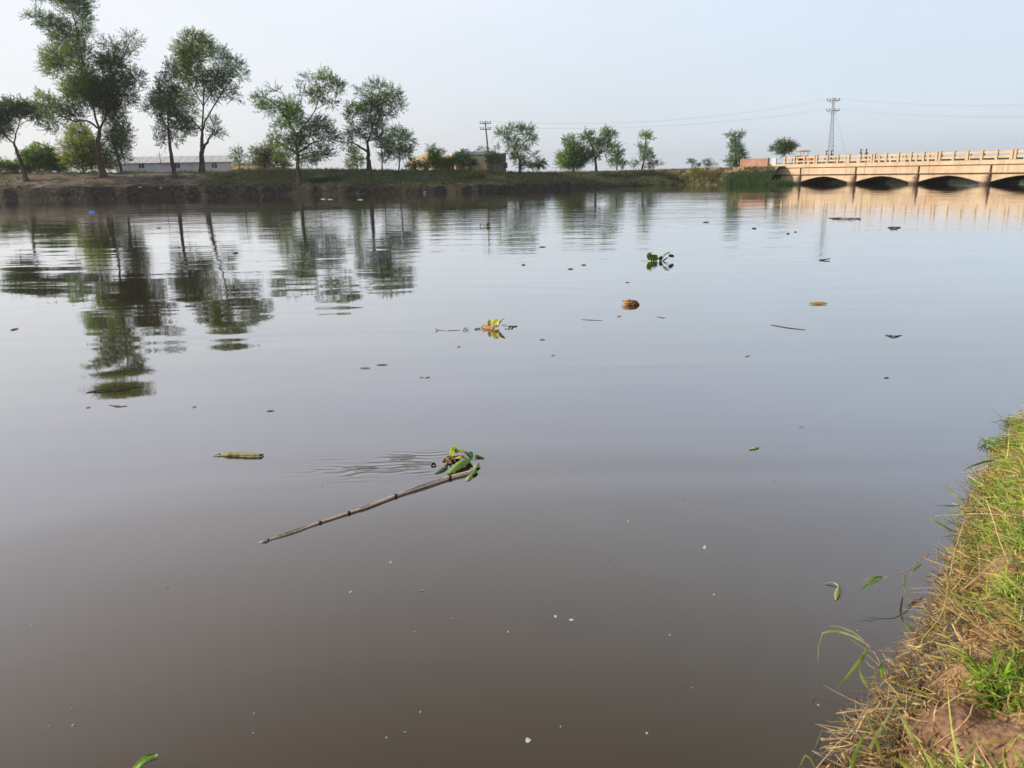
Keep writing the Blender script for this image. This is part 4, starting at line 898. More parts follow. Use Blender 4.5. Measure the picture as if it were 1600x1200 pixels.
    u_l, u_r = -4.1, NB * S + 4
    # abutment and deck
    m = MB(); m.box((u_l + 1.4, 0, -.6), (-.45 - pw / 2, W, zF), FR); m.build('abutment', MT['br_paint'], r, False)
    m = MB(); m.box((NB * S + .1, 0, -.6), (u_r, W, zF), FR); m.build('abutment', MT['br_paint'], r, False)
    for k in range(-1, NB + 1):                          # fascia beam by bay with open joints
        a_ = k * S + 1.0 if k >= 0 else u_l; b_ = (k + 1) * S + .97 if k < NB else u_r
        m = MB(); m.box((a_, -.06, zF + .05), (b_, .4, zD - .03), FR); m.build('fascia', MT['br_paint'], r, False)
        m = MB(); m.box((a_, -.17, zF - .03), (b_, .3, zF + .05), FR); m.build('moulding', MT['br_dark'], r, False)
        m = MB(); m.box((a_, -.14, zD - .03), (b_, .38, zD + .03), FR); m.build('string_course', MT['br_dark'], r, False)
        m = MB(); m.box((a_, -.02, zD + .03), (b_, .2, zP), FR); m.build('parapet_wall', MT['br_paint'], r, False)
        m = MB(); m.box((a_, W - .2, zD + .03), (b_, W, zP), FR); m.build('parapet_wall', MT['br_paint'], r, False)
    m = MB(); m.box((u_l, .4, zD - .45), (u_r, W - .01, zD + .03), FR); m.build('deck', MT['br_dark'], r, False)
    m = MB(); m.box((u_l, .7, zD + .035), (u_r, W - .7, zD + .10), FR); m.build('road_surface', MT['asphalt'], r, False)
    # posts and rails: five gaps to a bay and a double post at each bay joint; posts share one mesh
    pm = MB(); pm.box((-.10, -.06, zP), (.10, .24, zR + .05)); pm.box((-.12, -.08, zR + .05), (.12, .26, zR + .10))
    R_ = np.stack([U_BR, V_BR, [0, 0, 1]])
    post = None; rail_pts = []
    ups = []
    for k in range(-1, NB):
        j0 = 2.05 + k * S - .45 + .1
        for q in range(5): ups.append(j0 + .15 + q * (S - .3) / 5 + (0 if q else 0))
        ups.append(j0 + S - .15)
    ups = [u for u in ups if u > u_l + .7]
    for side, v in ((0, 0.0), (1, W - .2)):
        for u in ups:
            if post is None:
                V = np.vstack(pm.v) @ R_; post = mesh_obj('post', V, pm.f, MT['br_paint'], r, False, world_space=False); o = post
            else:
                o = post.copy(); COL.objects.link(o); o.parent = r
            o.location = tuple(U_BR * u + V_BR * v)
        for u1, u2 in zip(ups[:-1], ups[1:]):
            if u2 - u1 < .5 : continue
            a_, b_ = u1 + .1, u2 - .1
            m = MB(); v0 = v + .02
            m.box((a_, v0, zR - .17), (b_, v0 + .14, zR), FR); m.build('top_rail', MT['br_paint'], r, False)
            m = MB(); m.box((a_, v0, zP + .20), (b_, v0 + .14, zP + .36), FR); m.build('lower_rail', MT['br_paint'], r, False)
    m = MB(); m.box((u_l, 0.0, zP), (u_l + .6, .2, zR - .05), FR); m.build('end_block', MT['white_wall'], r, False)
    return r, FR, zD, zR, W
BR, BFR, BZD, BZR, BW = bridge()

# ------------------------------------------------------------------ power lines
MT['steel'] = pmat('galvanised_steel', (.20, .21, .24), (.30, .31, .34), 5, .6, 0, .4)
MT['wood_pole'] = pmat('weathered_pole', (.16, .14, .13), (.24, .21, .19), 5, .85)
def lattice(px_base, px_top, y_top, D, label, H=None, off=None):
    b = at(px_base, 262, D); t = at(px_top, y_top, D)
    g = 1.0; r = empty('lattice_pylon', (b[0], b[1], g), label, 'pylon', 'poles of the power line')
    if off is not None: b = b + off; t = t + off; r.location = (b[0], b[1], g)
    zt = t[2]; ax = lambda z: np.array([b[0] + (t[0] - b[0]) * (z - g) / (zt - g), b[1] + (t[1] - b[1]) * (z - g) / (zt - g), z])
    wd = lambda z: np.interp(z, [g, zt * .72, zt], [.55, .20, .13])
    hx = np.array([b[1], -b[0], 0]) / math.hypot(b[0], b[1]); hy = np.array([b[0], b[1], 0]) / math.hypot(b[0], b[1])
    cs = [(-1, -1), (1, -1), (1, 1), (-1, 1)]
    for cx, cy in cs:
        m = MB(); m.tube([ax(z) + (hx * cx + hy * cy) * wd(z) for z in np.linspace(g, zt, 8)], .04, 4); m.build('leg', MT['steel'], r)
    m = MB(); zs = np.linspace(g, zt, 18)
    for k, (za, zb) in enumerate(zip(zs[:-1], zs[1:])):
        for q in range(4):
            c1, c2 = cs[q], cs[(q + 1) % 4]
            if k % 2: c1, c2 = c2, c1
            m.tube([ax(za) + (hx * c1[0] + hy * c1[1]) * wd(za), ax(zb) + (hx * c2[0] + hy * c2[1]) * wd(zb)], .026, 4)
            m.tube([ax(zb) + (hx * c1[0] + hy * c1[1]) * wd(zb), ax(zb) + (hx * c2[0] + hy * c2[1]) * wd(zb)], .022, 4)
    m.build('bracing', MT['steel'], r)
    tips = []
    for ya in (157, 173):
        z = hz(1301, ya, D); c = ax(z); m = MB(); w = 1.0
        m.tube([c - hx * w + hy * .18, c + hx * w + hy * .18], .05, 4); m.tube([c - hx * w - hy * .18, c + hx * w - hy * .18], .05, 4)
        m.tube([c - hx * w * .8, c - np.array([0, 0, .5])], .03, 4); m.tube([c + hx * w * .8, c - np.array([0, 0, .5])], .03, 4)
        a_ = m.build('crossarm', MT['steel'], r)
        for s in (-.95, -.5, .3, .85):
            m = MB(); p = c + hx * w * s; m.tube([p + (0, 0, .05), p + (0, 0, .16), p + (0, 0, .17), p + (0, 0, .34)], [.03, .03, .09, .07], 6)
            o = mesh_obj('insulator', np.vstack(m.v) - np.array(r.location), m.f, MT['wood_pole']); o.parent = a_
            tips.append(p + np.array([0, 0, .34]))
    return r, tips
PY_D = 140
_, tipsA = lattice(1297, 1302.5, 153, PY_D, 'tall slightly leaning lattice pylon rising behind the bridge')
def upole(px_base, py_base, px_top, py_top, D, label, arms):
    b = at(px_base, py_base, D); t = at(px_top, py_top, D); g = far_ground(b[0], b[1]) - .1
    r = empty('utility_pole', (b[0], b[1], g), label, 'utility pole', 'poles of the power line')
    m = MB(); m.tube([(b[0], b[1], g), tuple(b), tuple((b + t) / 2 + (.06, 0, 0)), tuple(t)], [.17, .16, .13, .09], 8); m.build('pole', MT['wood_pole'], r)
    hx = np.array([b[1], -b[0], 0]) / math.hypot(b[0], b[1]); tips = []
    for (x, y) in arms:
        c = at(x, y, D); m = MB(); m.tube([c - hx * .78, c + hx * .78], .06, 4); a_ = m.build('crossarm', MT['wood_pole'], r)
        for s in (-.7, -.35, .35, .7):
            m = MB(); p = c + hx * s; m.tube([p, p + (0, 0, .14), p + (0, 0, .15), p + (0, 0, .3)], [.03, .03, .09, .06], 6)
            o = mesh_obj('insulator', np.vstack(m.v) - np.array(r.location), m.f, MT['wood_pole']); o.parent = a_
            tips.append(p + np.array([0, 0, .3]))
    return r, tips
_, tipsB = upole(764, 267, 758, 189, 112, 'thin two-armed utility pole in front of the brick building', [(758.3, 192.8), (759, 202)])
_, tipsC = upole(597, 265, 596, 224, 150, 'distant utility pole mostly hidden behind the stout acacia', [(596, 226), (596, 231)])
def wire(a, b, sag, label):
    n_ = 28; t = np.linspace(0, 1, n_)[:, None]; P = a + (b - a) * t; P[:, 2] -= sag * 4 * (t * (1 - t))[:, 0]
    root = tag(mesh_obj('power_line', *(lambda vf: (vf[0], vf[1]))(tube(P, .005, 4)), MT['steel']), label, 'wire', 'overhead wires'); return root
for i in (0, 2): wire(tipsA[i], tipsB[i], 1.6, 'upper overhead wire between the lattice pylon and the utility pole')
for i in (4, 6): wire(tipsA[i], tipsB[i], 1.2, 'lower overhead wire between the lattice pylon and the utility pole')
for i in (0, 4): wire(tipsB[i], tipsC[i], 1.0, 'overhead wire from the utility pole to the hidden pole')
ptR = at(1790, 148, 190)
for i in (0, 3): wire(tipsA[i], ptR + np.array([i * .3, 0, 0]), 1.5, 'upper overhead wire leaving the pylon over the bridge')
for i in (4, 7): wire(tipsA[i], ptR + np.array([i * .3, 0, -2.2]), 1.5, 'lower overhead wire leaving the pylon over the bridge')
gw0 = tipsA[6] - np.array([0, 0, .4]); gw1 = at(1329, 262, PY_D + 2); gw1[2] = 1.0
tag(mesh_obj('guy_wire', *tube([gw0, gw1], .014, 4), MT['steel']), 'thin stay wire slanting down right of the pylon', 'wire')

# ------------------------------------------------------------------ traffic on the bridge
def colored(name, mb, parent, mat='painted'): return mb.build(name, MT[mat], parent, True)
def person(u, v, shirt, label, hair=(.02, .015, .012), scale=1.0, turn=0):
    base = A_BR + U_BR * u + V_BR * v + np.array([0, 0, BZD + .10])
    r = empty('person', tuple(base), label, 'person', 'people on the bridge', rz=turn)
    J = [(0, 0, .95), (0, 0, 1.15), (0, .01, 1.38), (0, .01, 1.50), (0, .02, 1.60),           # pelvis, waist, chest, neck, head
         (.10, 0, .90), (.11, .03, .50), (.11, -.02, .08), (.11, .12, .04), (-.10, 0, .90), (-.11, -.02, .50), (-.11, -.08, .08), (-.11, .05, .04),
         (.19, .0, 1.38), (.24, .02, 1.12), (.24, .10, .88), (-.19, .0, 1.38), (-.24, 0, 1.12), (-.24, .08, .88), (0, .02, 1.70)]
    E_ = [(0, 1), (1, 2), (2, 3), (3, 4), (0, 5), (5, 6), (6, 7), (7, 8), (0, 9), (9, 10), (10, 11), (11, 12), (2, 13), (13, 14), (14, 15), (2, 16), (16, 17), (17, 18), (4, 19)]
    rad = [.13, .12, .15, .055, .085, .095, .065, .045, .035, .095, .065, .045, .035, .06, .045, .035, .06, .045, .035, .075]
    me = bpy.data.meshes.new('body'); me.from_pydata(J, E_, [])
    o = bpy.data.objects.new('body', me); COL.objects.link(o)
    o.modifiers.new('skin', 'SKIN'); 
    for i, q in enumerate(me.skin_vertices[0].data): q.radius = (rad[i], rad[i] * .8); q.use_root = (i == 0)
    sb = o.modifiers.new('sub', 'SUBSURF'); sb.levels = 1; sb.render_levels = 1
    dg = bpy.context.evaluated_depsgraph_get(); ev = o.evaluated_get(dg); m2 = bpy.data.meshes.new_from_object(ev)
    bpy.data.objects.remove(o)
    V = np.array([v_.co for v_ in m2.vertices]); Fc = [tuple(p.vertices) for p in m2.polygons]; bpy.data.meshes.remove(m2)
    col = np.where(V[:, 2:3] > 1.47, np.array([[.20, .11, .07]]), np.where(V[:, 2:3] > .62, np.array([shirt]), np.array([[v_ * .9 for v_ in shirt]])))
    col = np.where((V[:, 2:3] < .1), np.array([[.03, .02, .02]]), col)
    mesh_obj('body', V * scale, Fc, MT['painted'], r, True, col, world_space=False)
    bm = bmesh.new(); bmesh.ops.create_icosphere(bm, subdivisions=2, radius=.105)
    V = np.array([v_.co for v_ in bm.verts]); V[:, 2] = np.maximum(V[:, 2], -.02); V = V * (1, 1.1, 1) + (0, .0, 1.685); Fc = [tuple(x.index for x in f.verts) for f in bm.faces]; bm.free()
    mesh_obj('hair', V * scale, Fc, MT['painted'], r, True, np.tile(np.array([hair]), (len(V), 1)), world_space=False)
person(-.2, 4.9, (.30, .10, .06), 'person in a reddish shirt just right of the tractor canopy', turn=1.2)
person(.45, 4.9, (.10, .13, .24), 'person in a blue-grey shirt, right of the reddish shirt', turn=1.0)
person(4.1, 4.9, (.14, .10, .08), 'person in a brown shirt below the pylon, left of two', turn=.8)
person(4.75, 4.9, (.45, .25, .12), 'person in an ochre shirt below the pylon, right of two', turn=.4)
def tractor():
    u, v = -2.1, 3.3
    base = A_BR + U_BR * u + V_BR * v + np.array([0, 0, BZD + .10])
    r = empty('tractor', tuple(base), 'small orange tractor with a flat canopy on the bridge', 'tractor')
    fr = (base, U_BR, V_BR, np.array([0, 0, 1.0])); OR = (.55, .24, .08); DK = (.02, .02, .02)
    m = MB(); m.box((.1, -.28, .55), (1.35, .28, 1.05), fr, OR); m.box((.15, -.24, 1.05), (1.3, .24, 1.15), fr, OR); m.box((1.35, -.22, .6), (1.4, .22, 1.0), fr, DK); colored('bonnet', m, r)
    m = MB(); m.box((-.9, -.35, .5), (.1, .35, .8), fr, DK); colored('chassis', m, r)
    m = MB(); m.box((-.7, -.25, .8), (-.3, .25, .92), fr, DK); m.box((-.78, -.25, .85), (-.68, .25, 1.25), fr, DK); colored('seat', m, r)
    m = MB(); m.box((-1.0, -.75, 1.72), (.35, .75, 1.80), fr, (.60, .30, .12)); m.box((-.95, -.7, 1.80), (.3, .7, 1.84), fr, (.62, .33, .15)); colored('canopy', m, r)
    for a_ in ((-.92, -.66), (-.92, .66), (.25, -.4), (.25, .4)):
        m = MB(); m.tube([base + U_BR * a_[0] + V_BR * a_[1] + (0, 0, .8), base + U_BR * a_[0] + V_BR * a_[1] + (0, 0, 1.72)], .03, 6, (.5, .25, .1)); colored('canopy_post', m, r)
    for s in (-1, 1):
        m = MB(); m.box((-1.0, s * .55 - .15, 1.22), (-.1, s * .55 + .15, 1.27), fr, OR); m.box((-.1, s * .55 - .15, .85), (-.05, s * .55 + .15, 1.22), fr, OR); colored('mudguard', m, r)
        for (uu, rr, w) in ((-.55, .6, .16), (1.05, .34, .1)):
            c = base + U_BR * uu + V_BR * (s * (.62 if rr > .5 else .5)) + np.array([0, 0, rr]); th = np.linspace(0, 2 * math.pi, 25)
            ring = np.array([c + U_BR * math.cos(t) * rr * .82 + np.array([0, 0, 1]) * math.sin(t) * rr * .82 for t in th])
            m = MB(); m.tube(ring, rr * .18, 8, DK, cap=False); w_ = colored('wheel', m, r)
            m = MB(); m.tube([c - V_BR * w * .5, c - V_BR * w * .2, c + V_BR * w * .2, c + V_BR * w * .5], [rr * .35, rr * .68, rr * .68, rr * .35], 14, (.5, .45, .3))
            o = mesh_obj('rim', np.vstack(m.v) - np.array(r.location), m.f, MT['painted'], colors=np.vstack(m.c)); o.parent = w_
tractor()

# ------------------------------------------------------------------ small things along the far bank
def stake(px, y0, y1, label, col=(.62, .60, .56), rad=.035, dd=0.1):
    D = shoreD(px, 303.5 if px < 600 else 299.5) - dd if px < 900 else shoreD(px, 288.6)
    a, b = at(px, y0, D), at(px + 1, y1, D); m = MB(); a[2] = min(a[2], -.1)
    m.tube([a, (a + b) / 2 + (.02, 0, 0), b], [rad, rad, rad * .7], 6, col); o = m.build('stake', MT['painted']); tag(o, label, 'stake', 'stakes at the far waterline')
stake(438, 305, 291.5, 'whitish stake at the waterline left of the wide forked acacia', (.55, .53, .5), .05)
stake(750, 300, 291, 'thin pale stake in the water below the brick building', (.6, .55, .48), .035)
stake(337, 305, 297, 'short pale stake below the round-crowned acacia', (.5, .48, .45), .03)
def rags(px, py, w, h, col, label, D=None, cat='litter', name='litter', group='pale scraps on the far bank'):
    D = D or onslope(px, py, 83); c = at(px, py, D); s = D / F_PX; R = np.random.default_rng(int(px * 7 + py))
    bm = bmesh.new(); bmesh.ops.create_icosphere(bm, subdivisions=2, radius=1)
    V = np.array([v.co for v in bm.verts]); Fc = [tuple(x.index for x in f.verts) for f in bm.faces]; bm.free()
    n_ = np.array([noise.noise(Vector(v) * 1.7 + Vector((px, py, 0))) for v in V])[:, None]
    V = V * (1 + .45 * n_) * np.array([w * s / 2, w * s / 2 * .7, h * s / 2]) + c
    o = mesh_obj(name, V, Fc, MT['painted'], None, False, np.tile(np.array([col]), (len(V), 1))); tag(o, label, cat, group); return o
rags(446, 299.5, 9, 3, (.62, .60, .56), 'pale scrap beside the whitish stake', D=shoreD(446, 303.6) - .3)
rags(219, 292.5, 5, 1.6, (.6, .58, .55), 'white scrap on the bare slope right of the tallest acacia')
rags(252, 293.4, 5, 1.4, (.5, .48, .44), 'small whitish scrap left of the narrow dark acacia')
rags(272, 299, 5, 2, (.42, .40, .36), 'grey scrap on the cut face below the narrow dark acacia', D=shoreD(272, 306) - .2)
rags(738, 269.5, 5, 2.4, (.7, .68, .64), 'white scrap on the crest before the brick building', D=91)
rags(370, 300, 7, 4, (.20, .18, .16), 'grey clod at the foot of the cut bank', D=shoreD(370, 305) - .25)
rags(664, 300.5, 5, 4, (.16, .15, .14), 'dark stone at the water below the bright green bush', D=shoreD(664, 301.5))
rags(535, 297, 12, 10, (.24, .20, .15), 'tangled root mass hanging down the cut bank', D=shoreD(535, 302.5) - .05, cat='roots', name='root_mass', group='debris on the cut face')
rags(584, 292, 26, 4, (.30, .26, .21), 'pale patch of slumped clay at the lip of the cut', cat='clod', name='clay_clod', D=shoreD(584, 302) + .1, group='debris on the cut face')

# ------------------------------------------------------------------ floating things
def S(px, py): return np.linalg.norm(wat(px, py) - (0, 0, CAM_H)) / F_PX
def lum(mb, a, b, w, h, col, cup=.3, seg=8, twist=0.0, pts=None, col2=None):
    """one leaf blade with thickness from a to b, width w, cupped"""
    a, b = np.asarray(a, float), np.asarray(b, float); t = np.linspace(0, 1, seg + 1)
    P = a + (b - a) * t[:, None]; P[:, 2] += h * np.sin(t * math.pi)
    T = np.gradient(P, axis=0); T /= np.linalg.norm(T, axis=1)[:, None]
    up = np.array([0, 0, 1.0]) if abs((b - a)[2]) < .8 * np.linalg.norm(b - a) else np.array([0, -1.0, 0])
    S = np.cross(T, up); S /= np.linalg.norm(S, axis=1)[:, None]; N = np.cross(S, T)
    ca, sa = math.cos(twist), math.sin(twist); S, N = S * ca + N * sa, N * ca - S * sa
    wp = np.sin(np.clip(t * .94 + .04, 0, 1) * math.pi) ** .65 * w / 2
    V = []; C = []
    for k, q in enumerate((-1, -.5, 0, .5, 1)):
        V.append(P + S * (wp * q)[:, None] + N * (cup * wp * (abs(q) ** 2) * 1.0)[:, None])
        c2 = np.array(col2 if (col2 is not None and k in (0, 4)) else col) * (1.12 if k == 2 else 1); C.append(np.tile(c2, (len(P), 1)))
    n_ = seg + 1; th = .0012 + w * .012
    top = np.vstack(V); bot = top - np.tile(N, (5, 1)) * th; Fc = []
    for q in range(4):
        for i in range(seg):
            a0 = q * n_ + i; Fc.append((a0, a0 + 1, a0 + n_ + 1, a0 + n_)); b0 = a0 + 5 * n_; Fc.append((b0, b0 + n_, b0 + n_ + 1, b0 + 1))
    for i in range(seg):
        Fc.append((i, i + 5 * n_, i + 1 + 5 * n_, i + 1)); e = 4 * n_ + i; Fc.append((e, e + 1, e + 1 + 5 * n_, e + 5 * n_))
    mb.add(np.vstack([top, bot]), Fc, np.vstack(C + C)); return mb
def fleaf(px0, py0, px1, py1, wpx, col, label, name='floating_leaf', cat='leaf', group='leaves adrift on the water', h=.15, cup=.35, z=.004, twist=0, col2=None):
    if (py0 + py1) / 2 < 480:                             # far off: lies along the view's horizontal, tilted so that one edge stands a little proud
        py0 = py1 = (py0 + py1) / 2; twist = -.45; h = min(h, .03); cup = .2; z = wpx * .10 * S(px0, py0)
    a, b = wat(px0, py0, z), wat(px1, py1, z); L = np.linalg.norm(b - a); c = (a + b) / 2
    s = np.linalg.norm(c - (0, 0, CAM_H)) / F_PX
    m = MB(); lum(m, a + (0, 0, .12 * wpx * s), b + (0, 0, .12 * wpx * s), wpx * s, min(L * h, .12 * wpx * s), col, -abs(cup), 8, twist, col2=col2)
    o = m.build(name, MT['plant']); return tag(o, label, cat, group)
GR, YG, BRN, DKG, TAN = (.16, .28, .06), (.42, .44, .08), (.20, .12, .06), (.045, .09, .035), (.38, .28, .15)

def stick():
    pts = [(409, 847), (418, 844), (455, 832), (500, 816), (545, 801), (573, 792), (618, 774), (650, 762), (703, 745), (742, 735)]
    P = np.array([wat(x, y, .001 + .013 * k / 9) for k, (x, y) in enumerate(pts)])
    r = empty('reed_stick', tuple(P[0]), 'long pale jointed reed stick slanting across the near water', 'stick')
    rr = np.array([.004, .0062, .0066, .0072, .0076, .0078, .0082, .0086, .0096, .0105])
    jn = [1, 3, 4, 6, 8]
    cuts = [0, 1, 3, 4, 6, 8, 9]
    wl_ = P
    m = MB(); Pr = resample(P, 40); rf = np.interp(np.linspace(0, 1, 40), np.linspace(0, 1, 10), rr) * (1 + RNG.normal(0, .03, 40)); m.tube(Pr, rf, 8, (.78, .62, .47)); m.build('stalk', MT['dry'], r)
    for j in jn:
        t = P[j + 1] - P[j - 1]; t /= np.linalg.norm(t); q = .010
        m = MB(); m.tube([P[j] - t * q, P[j] - t * q * .3, P[j] + t * q * .3, P[j] + t * q], np.array([1.08, 1.35, 1.4, 1.08]) * rr[j], 8, (.10, .06, .045)); m.build('joint', MT['dry'], r)
    for (i0, i1, w) in ((1.4, 2.6, .010), (4.6, 5.2, .012), (6.4, 8.0, .006)):       # peeling sheaths
        a = P[int(i0)] + (P[int(i0) + 1] - P[int(i0)]) * (i0 % 1); b = P[int(i1)] + (P[min(int(i1) + 1, 9)] - P[int(i1)]) * (i1 % 1)
        m = MB(); lum(m, a + (0, 0, .008), b + (0, .004, .008), w * 1.6, .004, (.36, .30, .25), -.9); m.build('leaf_sheath', MT['dry'], r)
    a = P[0]; m = MB(); m.tube([a + (-.02, -.004, -.004), a, a + (.022, .008, .006), a + (.03, .012, .002)], [.002, .007, .007, .005], 7, (.45, .42, .40)); m.build('frayed_end', MT['dry'], r)
stick()
def clump_near():
    r = empty('plant_clump', tuple(wat(716, 735)), 'clump of bright green and yellow water plant leaves at the reed stick top end', 'water plant')
    k = S(716, 735)
    def P(x, y, z): q = wat(x, y, 0); d = ray(x, y); q = q.copy(); return q + np.array([0, 0, z])
    def L(x0, y0, z0, x1, y1, z1, w, h, col, name='leaf', cup=.5, tw=0, col2=None):
        m = MB(); lum(m, P(x0, y0, z0), P(x1, y1, z1), w * k, h, col, cup, 10, tw, col2=col2); return m.build(name, MT['plant'], r)
    L(700, 741, .008, 737, 722, .035, 17, .028, (.30, .46, .12), cup=-.7)
    L(737, 724, .03, 728, 712, .012, 12, .02, (.06, .15, .05), cup=.5)
    L(706, 712, .03, 735, 714, .03, 8, .02, (.45, .46, .03), cup=-.6)
    L(712, 720, .02, 727, 722, .03, 9, .018, (.55, .42, .03), cup=-.4)
    L(706, 719, .01, 713, 704, .05, 11, .01, (.36, .48, .05), cup=.6, tw=.5)
    L(714, 714, .03, 704, 708, .045, 8, .01, (.45, .52, .05), cup=.5)
    L(680, 741, .004, 700, 730, .012, 9, .008, (.16, .24, .10), cup=-.6)
    L(729, 752, .004, 737, 743, .012, 9, .008, (.42, .52, .22), cup=-.6)
    L(736, 745, .01, 746, 737, .012, 8, .01, (.18, .32, .04), cup=-.4)
    L(742, 735, .01, 748, 726, .016, 8, .01, (.38, .46, .20), cup=-.4)
    L(742, 713, .012, 757, 717, .004, 6, .006, (.30, .38, .06), cup=-.5)
    L(741, 732, .004, 751, 732, .003, 3, .002, (.06, .12, .05))
    for (x0, y0, x1, y1, c) in ((700, 714, 712, 724, (.30, .20, .09)), (692, 721, 708, 716, (.34, .25, .12)), (696, 728, 706, 716, (.42, .33, .17)), (702, 726, 714, 716, (.28, .16, .09)), (698, 720, 726, 716, (.30, .17, .07)), (710, 740, 716, 731, (.45, .28, .12)), (694, 716, 705, 727, (.36, .28, .14))):
        m = MB(); m.tube(bez(P(x0, y0, .004), P((x0 + x1) / 2, (y0 + y1) / 2 - 2, .03), P(x1, y1, .014), 6), np.linspace(.007, .004, 6), 6, c); m.build('petiole', MT['plant'], r)
    m = MB(); m.tube([P(674, 729, .0), P(676, 727, .012), P(679, 727, .012), P(681, 729, 0)], [.004, .008, .008, .004], 6, (.02, .02, .03)); m.build('dark_leaf_tip', MT['plant'], r)
    m = MB(); m.tube([P(738, 716, .014), P(748, 716, .008), P(752, 716, .006)], [.003, .003, .004], 5, (.3, .36, .12)); m.build('petiole', MT['plant'], r)
clump_near()
def hyacinth(px, py, label, spec, k=None, group='floating water plants'):
    """spec: list of ('leaf', x,y,z, x,y,z, width px, colour) / ('stem', ...) with z in px at that distance"""
    k = k or S(px, py); r = empty('water_hyacinth', tuple(wat(px, py)), label, 'water plant', group)
    for s in spec:
        kind, x0, y0, z0, x1, y1, z1, w, c = s[:9]; c = tuple(min(.62, v * 1.5) for v in c); a = wat(x0, y0); b = wat(x1, y1); a[2] += z0 * k; b[2] += z1 * k
        m = MB()
        flat_ = z0 <= 0 and z1 <= 1
        if flat_: a[2] += .1 * w * k; b[2] += .1 * w * k
        if kind == 'leaf': lum(m, a, b, w * k, .1 * np.linalg.norm(b - a), c, -.3 if flat_ else (s[9] if len(s) > 9 else .4), 8, s[10] if len(s) > 10 else 0); m.build('leaf', MT['plant'], r)
        else: m.tube(bez(a, (a + b) / 2 + np.array([0, 0, abs(z1 - z0) * .15 * k]), b, 6), np.linspace(w * k / 2, w * k / 3, 6), 6, c); m.build('stem', MT['plant'], r)
    return r
hyacinth(774, 512, 'broken yellow-leaved water hyacinth trailing a row of leaves to its left', [
    ('leaf', 766, 513, 1, 766, 513, 14, 7, YG, .6, .4), ('leaf', 772, 514, 2, 780, 514, 13, 14, (.55, .52, .12), .5, .6), ('leaf', 776, 513, 8, 789, 513, 16, 9, (.42, .50, .20), -.3, .2), ('leaf', 778, 514, 1, 784, 512, 10, 7, (.58, .56, .14), .4, 1.0),
    ('stem', 754, 512, 4, 772, 516, 3, 3, (.40, .22, .11)), ('stem', 757, 514, 1, 778, 517, 1, 3, (.36, .18, .07)), ('stem', 752, 511, 1, 766, 513, 6, 2.4, (.42, .26, .14)), ('stem', 768, 516, 0, 777, 514, 7, 3, (.40, .20, .05)), ('stem', 772, 517, 0, 780, 517, 1, 3, (.34, .22, .06)),
    ('leaf', 783, 508, 0, 794, 509, 0, 2.5, (.16, .15, .08)), ('leaf', 795, 513, 0, 801, 511, 1.5, 5, DKG), ('stem', 799, 511, 1, 808, 510, .5, 1.8, (.05, .07, .04)), ('leaf', 788, 514, 0, 796, 515, 0, 2, (.10, .12, .06)),
    ('leaf', 741, 515, 0, 750, 514, 1, 6.5, (.055, .13, .045)), ('stem', 749, 514, 0, 756, 516, 0, 1.4, (.30, .32, .12)), ('leaf', 753, 517, 0, 758, 517, 1, 2.4, (.35, .38, .15)),
    ('leaf', 723, 517, 0, 731, 513, .6, 3, (.10, .11, .09)), ('leaf', 724, 519, 0, 733, 516, .2, 1.5, (.14, .14, .12)), ('stem', 699, 517, 0, 719, 516, 0, 1.2, (.13, .12, .11)), ('stem', 684, 516, 0, 696, 517, 0, 1.0, (.12, .11, .08)), ('stem', 681, 514, 1, 685, 516, 0, 1.6, (.3, .27, .1)), ('stem', 681, 519, 0, 685, 516, 0, 1.6, (.2, .2, .08))])
LGc = (.20, .27, .12)
hyacinth(1028, 407, 'green water hyacinth with two raised leaf clusters on open water', [
    ('leaf', 1015, 408, 1, 1014, 408, 13, 8, (.16, .24, .03), .5, .3), ('leaf', 1012, 408, 6, 1019, 408, 13, 8, (.20, .30, .05), .4, 0), ('leaf', 1018, 408, 0, 1020, 408, 10, 7, (.15, .20, .02), .4, .8), ('leaf', 1021, 408, 0, 1026, 408, 9, 9, (.13, .19, .02), .4, .5),
    ('stem', 1016, 408, 8, 1028, 408, 8, 1.4, (.20, .17, .06)), ('stem', 1021, 408, 0, 1028, 408, 8, 1.6, (.30, .33, .10)), ('leaf', 1025, 408, 0, 1031, 407, 4, 5, DKG), ('leaf', 1031, 408, 0, 1035, 408, 7, 6, (.05, .09, .04), .4, .6),
    ('leaf', 1035, 408, 9, 1047, 408, 14, 8, LGc, -.5, .2), ('leaf', 1045, 408, 10, 1052, 407, 5, 7, (.12, .17, .10), -.4, .5), ('stem', 1033, 408, 0, 1040, 408, 11, 1.2, (.10, .14, .08)), ('stem', 1035, 408, 0, 1046, 408, 7, 1.2, (.10, .14, .08)), ('leaf', 1037, 408, 0, 1044, 407, 3, 4, (.06, .08, .07)),
    ('stem', 1002, 407, .6, 1011, 408, .4, .9, (.42, .34, .16)), ('stem', 1004, 408, .1, 1012, 409, .1, .8, (.42, .30, .12))])
hyacinth(758, 354, 'small green plant tuft, left of two, near the tree reflections', [
    ('leaf', 750, 354, 0, 753, 354, 4, 4, DKG), ('leaf', 754, 354, 1, 758, 354, 3.5, 4, (.10, .16, .05)), ('leaf', 762, 354, 0, 764, 354, 6, 5, (.12, .24, .04)), ('leaf', 758, 354, 0, 763, 354, 2.5, 4, (.08, .14, .04)), ('leaf', 764, 354, 1, 767, 354, 4, 3.5, (.16, .28, .06))])
hyacinth(956, 358, 'small yellowish plant tuft, right of two, near the tree reflections', [
    ('leaf', 949, 358, 1, 954, 358, 4, 3, (.32, .30, .12)), ('leaf', 953, 358, 0, 959, 358, 3, 4, (.14, .18, .05)), ('leaf', 957, 358, 1, 962, 358, 5, 3, (.20, .24, .06)), ('leaf', 960, 358, 0, 966, 358, 2, 3, (.16, .13, .07))])
